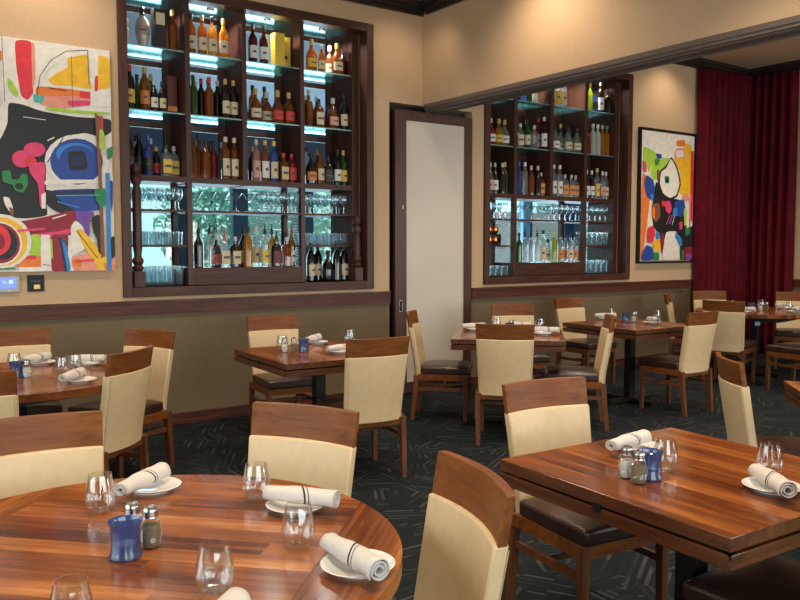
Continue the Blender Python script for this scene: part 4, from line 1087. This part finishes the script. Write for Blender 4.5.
def make_round(R=0.66):
    r = empty('round_table', (0, 0, 0), 0, None, 'table', 'round walnut dining tables'); h = R / sqrt(2)
    MB().box(-h, h, -h, h, 0.720, 0.760).build('tabletop', M['plank'], r)
    for k in range(4):
        n = 28
        poly = [(R * cos(radians(-45 + 90 * i / n)), R * sin(radians(-45 + 90 * i / n))) for i in range(n + 1)]
        poly = [(max(x, h + 0.001), y) for x, y in poly]
        l = MB().prism(poly, 0.720, 0.7598).build('table_leaf', M['plank'], r); l.rotation_euler = (0, 0, k * pi / 2)
    MB().box(-h + .05, h - .05, -h + .05, h - .05, 0.668, 0.7195).build('underframe', M['dark'], r)
    pedestal(r)
    return r
RT = make_round()
for x, y, a, lab in ((0.571, 1.933, 44.5, 'round walnut table nearest the camera at the lower left'),
                     (0.84, 4.98, 20, 'round walnut table at the back left under the large canvas'),
                     (8.80, 5.20, 10, 'round walnut table at the far right by the crimson curtains')):
    place(RT, USED, (x, y, 0), radians(a), lab)

# ------------------------------------------------------------------ table settings
TZ = 0.7605
def make_plate():
    r = MB().lathe([(0.0, 0.004), (0.045, 0.004), (0.048, 0.0), (0.052, 0.0), (0.055, 0.005), (0.084, 0.016), (0.086, 0.0185), (0.083, 0.0195), (0.056, 0.009), (0.0, 0.008)], 40, caps=False).build('side_plate', M['china'], smooth=True)
    return tag(r, None, 'plate', 'white side plates')
def make_napkin():
    turns = 2.6; n = 54; xs = [-0.108, -0.092, -0.075, -0.05, -0.025, 0.0, 0.025, 0.05, 0.075, 0.092, 0.108]; vs = []
    for x in xs:
        for i in range(n + 1):
            t = i / n; r = 0.007 + 0.0185 * t; a = 2 * pi * turns * t
            k = 1 + 0.05 * cos(x * 12) + 0.05 * sin(x * 31 + a)
            k *= 1 + 1.15 * x + 0.05 * sin(2 * a + x * 45) + 0.03 * sin(5 * a - x * 90)
            vs.append((x + 0.010 * sin(a * .5) * t * (1 if x > 0 else -1) * (abs(x) > .11), r * k * cos(a) * 1.06, 0.0275 + r * k * sin(a) * 0.92))
    m = n + 1
    fs = [(j * m + i, j * m + i + 1, (j + 1) * m + i + 1, (j + 1) * m + i) for j in range(len(xs) - 1) for i in range(n)]
    o = MB().add(vs, fs).build('rolled_napkin', M['napkin'], smooth=True)
    s = o.modifiers.new('cloth_thickness', 'SOLIDIFY'); s.thickness = 0.0035; s.offset = 0
    return tag(o, None, 'napkin', 'rolled white napkins')
def make_glass():
    o = MB().lathe([(0.0, 0.006), (0.020, 0.005), (0.024, 0.0), (0.030, 0.004), (0.041, 0.025), (0.0455, 0.048), (0.043, 0.075), (0.036, 0.105), (0.034, 0.120), (0.0328, 0.120), (0.0348, 0.105), (0.0415, 0.075), (0.044, 0.048), (0.039, 0.026), (0.028, 0.010), (0.0, 0.009)], 32, caps=False)
    o.v = [(x * .92, y * .92, z * .90) for x, y, z in o.v]
    o = o.build('stemless_glass', M['glass'], smooth=True)
    return tag(o, None, 'glass', 'stemless wine glasses')
def make_votive():
    o = empty('candle_cup', (0, 0, 0), 0, None, 'candle holder', 'blue glass candle cups')
    c = MB().lathe([(0.0, 0.0), (0.037, 0.0), (0.040, 0.004), (0.0395, 0.012), (0.036, 0.02), (0.036, 0.06), (0.038, 0.085), (0.043, 0.096), (0.0415, 0.097), (0.036, 0.085), (0.034, 0.06), (0.034, 0.018), (0.0, 0.014)], 32, caps=False)
    c.v = [(x * .95, y * .95, z * .93) for x, y, z in c.v]
    c.build('cup', M['blue'], o, smooth=True)
    MB().lathe([(0.0, 0.0145), (0.024, 0.0145), (0.024, 0.034), (0.0, 0.034)], 20, caps=False).build('candle', M['salt'], o)
    return o
def make_shaker(fill, nm):
    o = empty(nm, (0, 0, 0), 0, None, 'shaker', 'glass salt and pepper shakers')
    prof = [(0.0, 0.0), (0.017, 0.0)]
    for k in range(12):
        z = 0.004 + k * 0.0052; r = 0.0195 + 0.0045 * sin(pi * (k + 1) / 13)
        prof += [(r, z), (r + 0.0013, z + 0.0026)]
    prof += [(0.017, 0.070), (0.0145, 0.076)]
    MB().lathe(prof, 20, caps=False).build('shaker_glass', M['glass'], o, smooth=True)
    MB().lathe([(0.0, 0.003), (0.0165, 0.003), (0.0205, 0.022), (0.0212, 0.040), (0.018, 0.054), (0.0, 0.054)], 16, caps=False).build('contents', fill, o, smooth=True)
    MB().lathe([(0.0160, 0.070), (0.0178, 0.071), (0.0168, 0.074), (0.0178, 0.077), (0.0168, 0.080), (0.0175, 0.083), (0.0165, 0.090), (0.0130, 0.0945), (0.0, 0.097)], 20, caps=False).build('lid', M['chrome'], o, smooth=True)
    o.scale = (1.1, 1.1, 1.08)
    return o
PL, NP, GL, VO = make_plate(), make_napkin(), make_glass(), make_votive()
SA, PE = make_shaker(M['salt'], 'salt_shaker'), make_shaker(M['pepper'], 'pepper_shaker')
def put(p, x, y, lab, a=0.0, z=TZ): return place(p, USED, (x, y, z), radians(a), lab)
FR = 'on the round table nearest the camera'
NS = [  # napkin x, y, angle, plate x, y, text
 (0.735, 2.370, 38, 0.772, 2.389, 'back left of the front round table'),
 (1.050, 1.955, -54, 1.045, 1.975, 'back right of the front round table'),
 (0.940, 1.505, -90, 0.958, 1.515, 'right rim of the front round table'),
 (0.545, 1.375, 38, 0.53, 1.35, 'near edge of the front round table, cut by the photo bottom'),
 (2.313, 1.838, 6, 2.380, 1.852, 'far left corner of the large square table'),
 (2.278, 1.278, -126, 2.310, 1.295, 'right part of the large square table'),
 (2.985, 5.35, 38, 3.01, 5.33, 'wall side of the table below the left shelf wall'),
 (2.86, 4.73, 0, 2.88, 4.76, 'near side of the table below the left shelf wall'),
 (1.03, 5.42, 35, 1.06, 5.40, 'wall side of the rear left round table'),
 (1.05, 4.57, 50, 1.09, 4.56, 'near side of the rear left round table'),
 (1.30, 5.18, -45, 1.28, 5.18, 'right side of the rear left round table'),
 (4.62, 5.38, -20, 4.64, 5.37, 'door side of the table nearest the frosted door'),
 (4.90, 4.76, -60, 4.88, 4.78, 'right side of the table nearest the frosted door'),
 (5.02, 5.22, -30, 5.01, 5.20, 'far side of the table nearest the frosted door'),
 (6.42, 5.42, -35, 6.43, 5.40, 'wall side of the table below the right shelf wall'),
 (6.43, 4.84, -120, 6.44, 4.86, 'near side of the table below the right shelf wall'),
 (8.36, 5.06, -80, 8.38, 5.08, 'left side of the far round table by the curtains'),
 (8.98, 5.62, -15, 8.96, 5.60, 'curtain side of the far round table by the curtains'),
 (8.84, 4.74, 19, 8.86, 4.76, 'near side of the far round table by the curtains'),
 (9.28, 5.12, 80, 9.26, 5.12, 'right side of the far round table by the curtains'),
]
for x, y, a, px, py, w in NS:
    put(PL, px, py, 'white side plate, ' + w)
    o = put(NP, x, y, 'striped rolled napkin, ' + w, a, TZ + 0.0165)
for x, y, w in ((0.589, 2.274, 'front round table, left of the blue cup by the back rim'), (0.990, 2.120, 'front round table, at the back rim before the cream chair'),
                (0.915, 1.720, 'front round table, between the two napkins at the right'), (0.643, 1.589, 'front round table, centre front'),
                (0.347, 1.569, 'front round table, cut by the photo bottom'),
                (2.227, 1.618, 'large square table, right of the blue cup'), (2.448, 1.382, 'large square table, behind the right napkin'),
                (2.61, 5.13, 'table below the left shelf wall, left of the shakers'), (3.22, 5.20, 'table below the left shelf wall, at its right end'),
                (0.87, 5.20, 'rear left round table, at the left photo edge'), (1.065, 4.86, 'rear left round table, at its middle'), (1.15, 4.93, 'rear left round table, close beside the middle glass'),
                (5.08, 5.02, 'table nearest the frosted door, between chair backs'), (4.86, 5.34, 'table nearest the frosted door, wall side'),
                (6.52, 5.44, 'table below the right shelf wall, wall side'), (6.72, 5.02, 'table below the right shelf wall, right side'),
                (8.72, 5.46, 'far round table by the curtains, back left'), (9.12, 5.32, 'far round table by the curtains, back right'), (9.02, 4.92, 'far round table by the curtains, near right')):
    put(GL, x, y, 'stemless glass, ' + w)
for x, y, w in ((0.548, 1.903, 'on the front round table'), (2.112, 1.590, 'on the large square table'), (2.705, 4.985, 'on the table below the left shelf wall'),
                (0.835, 4.94, 'on the rear left round table'), (6.40, 5.15, 'on the table below the right shelf wall'), (4.72, 5.02, 'on the table nearest the frosted door'), (8.74, 5.22, 'on the far round table')):
    put(VO, x, y, 'cobalt blue glass candle cup ' + w)
for x, y, w in ((0.590, 1.985, 'behind the blue cup on the front round table'), (2.060, 1.640, 'left of the blue cup on the large square table'), (2.585, 5.04, 'beside the blue cup below the left shelf wall'),
                (0.885, 4.90, 'beside the blue cup on the rear left round table'), (6.44, 5.08, 'beside the blue cup below the right shelf wall'), (4.79, 5.08, 'beside the blue cup near the frosted door'), (8.80, 5.14, 'beside the blue cup on the far round table')):
    put(SA, x, y, 'glass salt shaker with chrome lid ' + w)
for x, y, w in ((0.618, 1.932, 'right of the blue cup on the front round table'), (2.040, 1.578, 'before the blue cup on the large square table'), (2.635, 5.00, 'beside the blue cup below the left shelf wall'),
                (6.49, 5.10, 'beside the salt shaker below the right shelf wall'), (4.84, 5.12, 'beside the salt shaker near the frosted door'), (8.86, 5.10, 'beside the salt shaker on the far round table')):
    put(PE, x, y, 'glass pepper shaker with chrome lid ' + w)
st = MB().box(-0.035, 0.035, -0.004, 0.0, -0.04, 0.04).build('table_tag', flat('pale blue tag', (0.45, 0.62, 0.78)))
st.location = (8.747, 5.140, 0.63); st.rotation_euler = (0, 0, radians(-20)); tag(st, 'small pale blue tag stuck on the far round table column', 'tag')
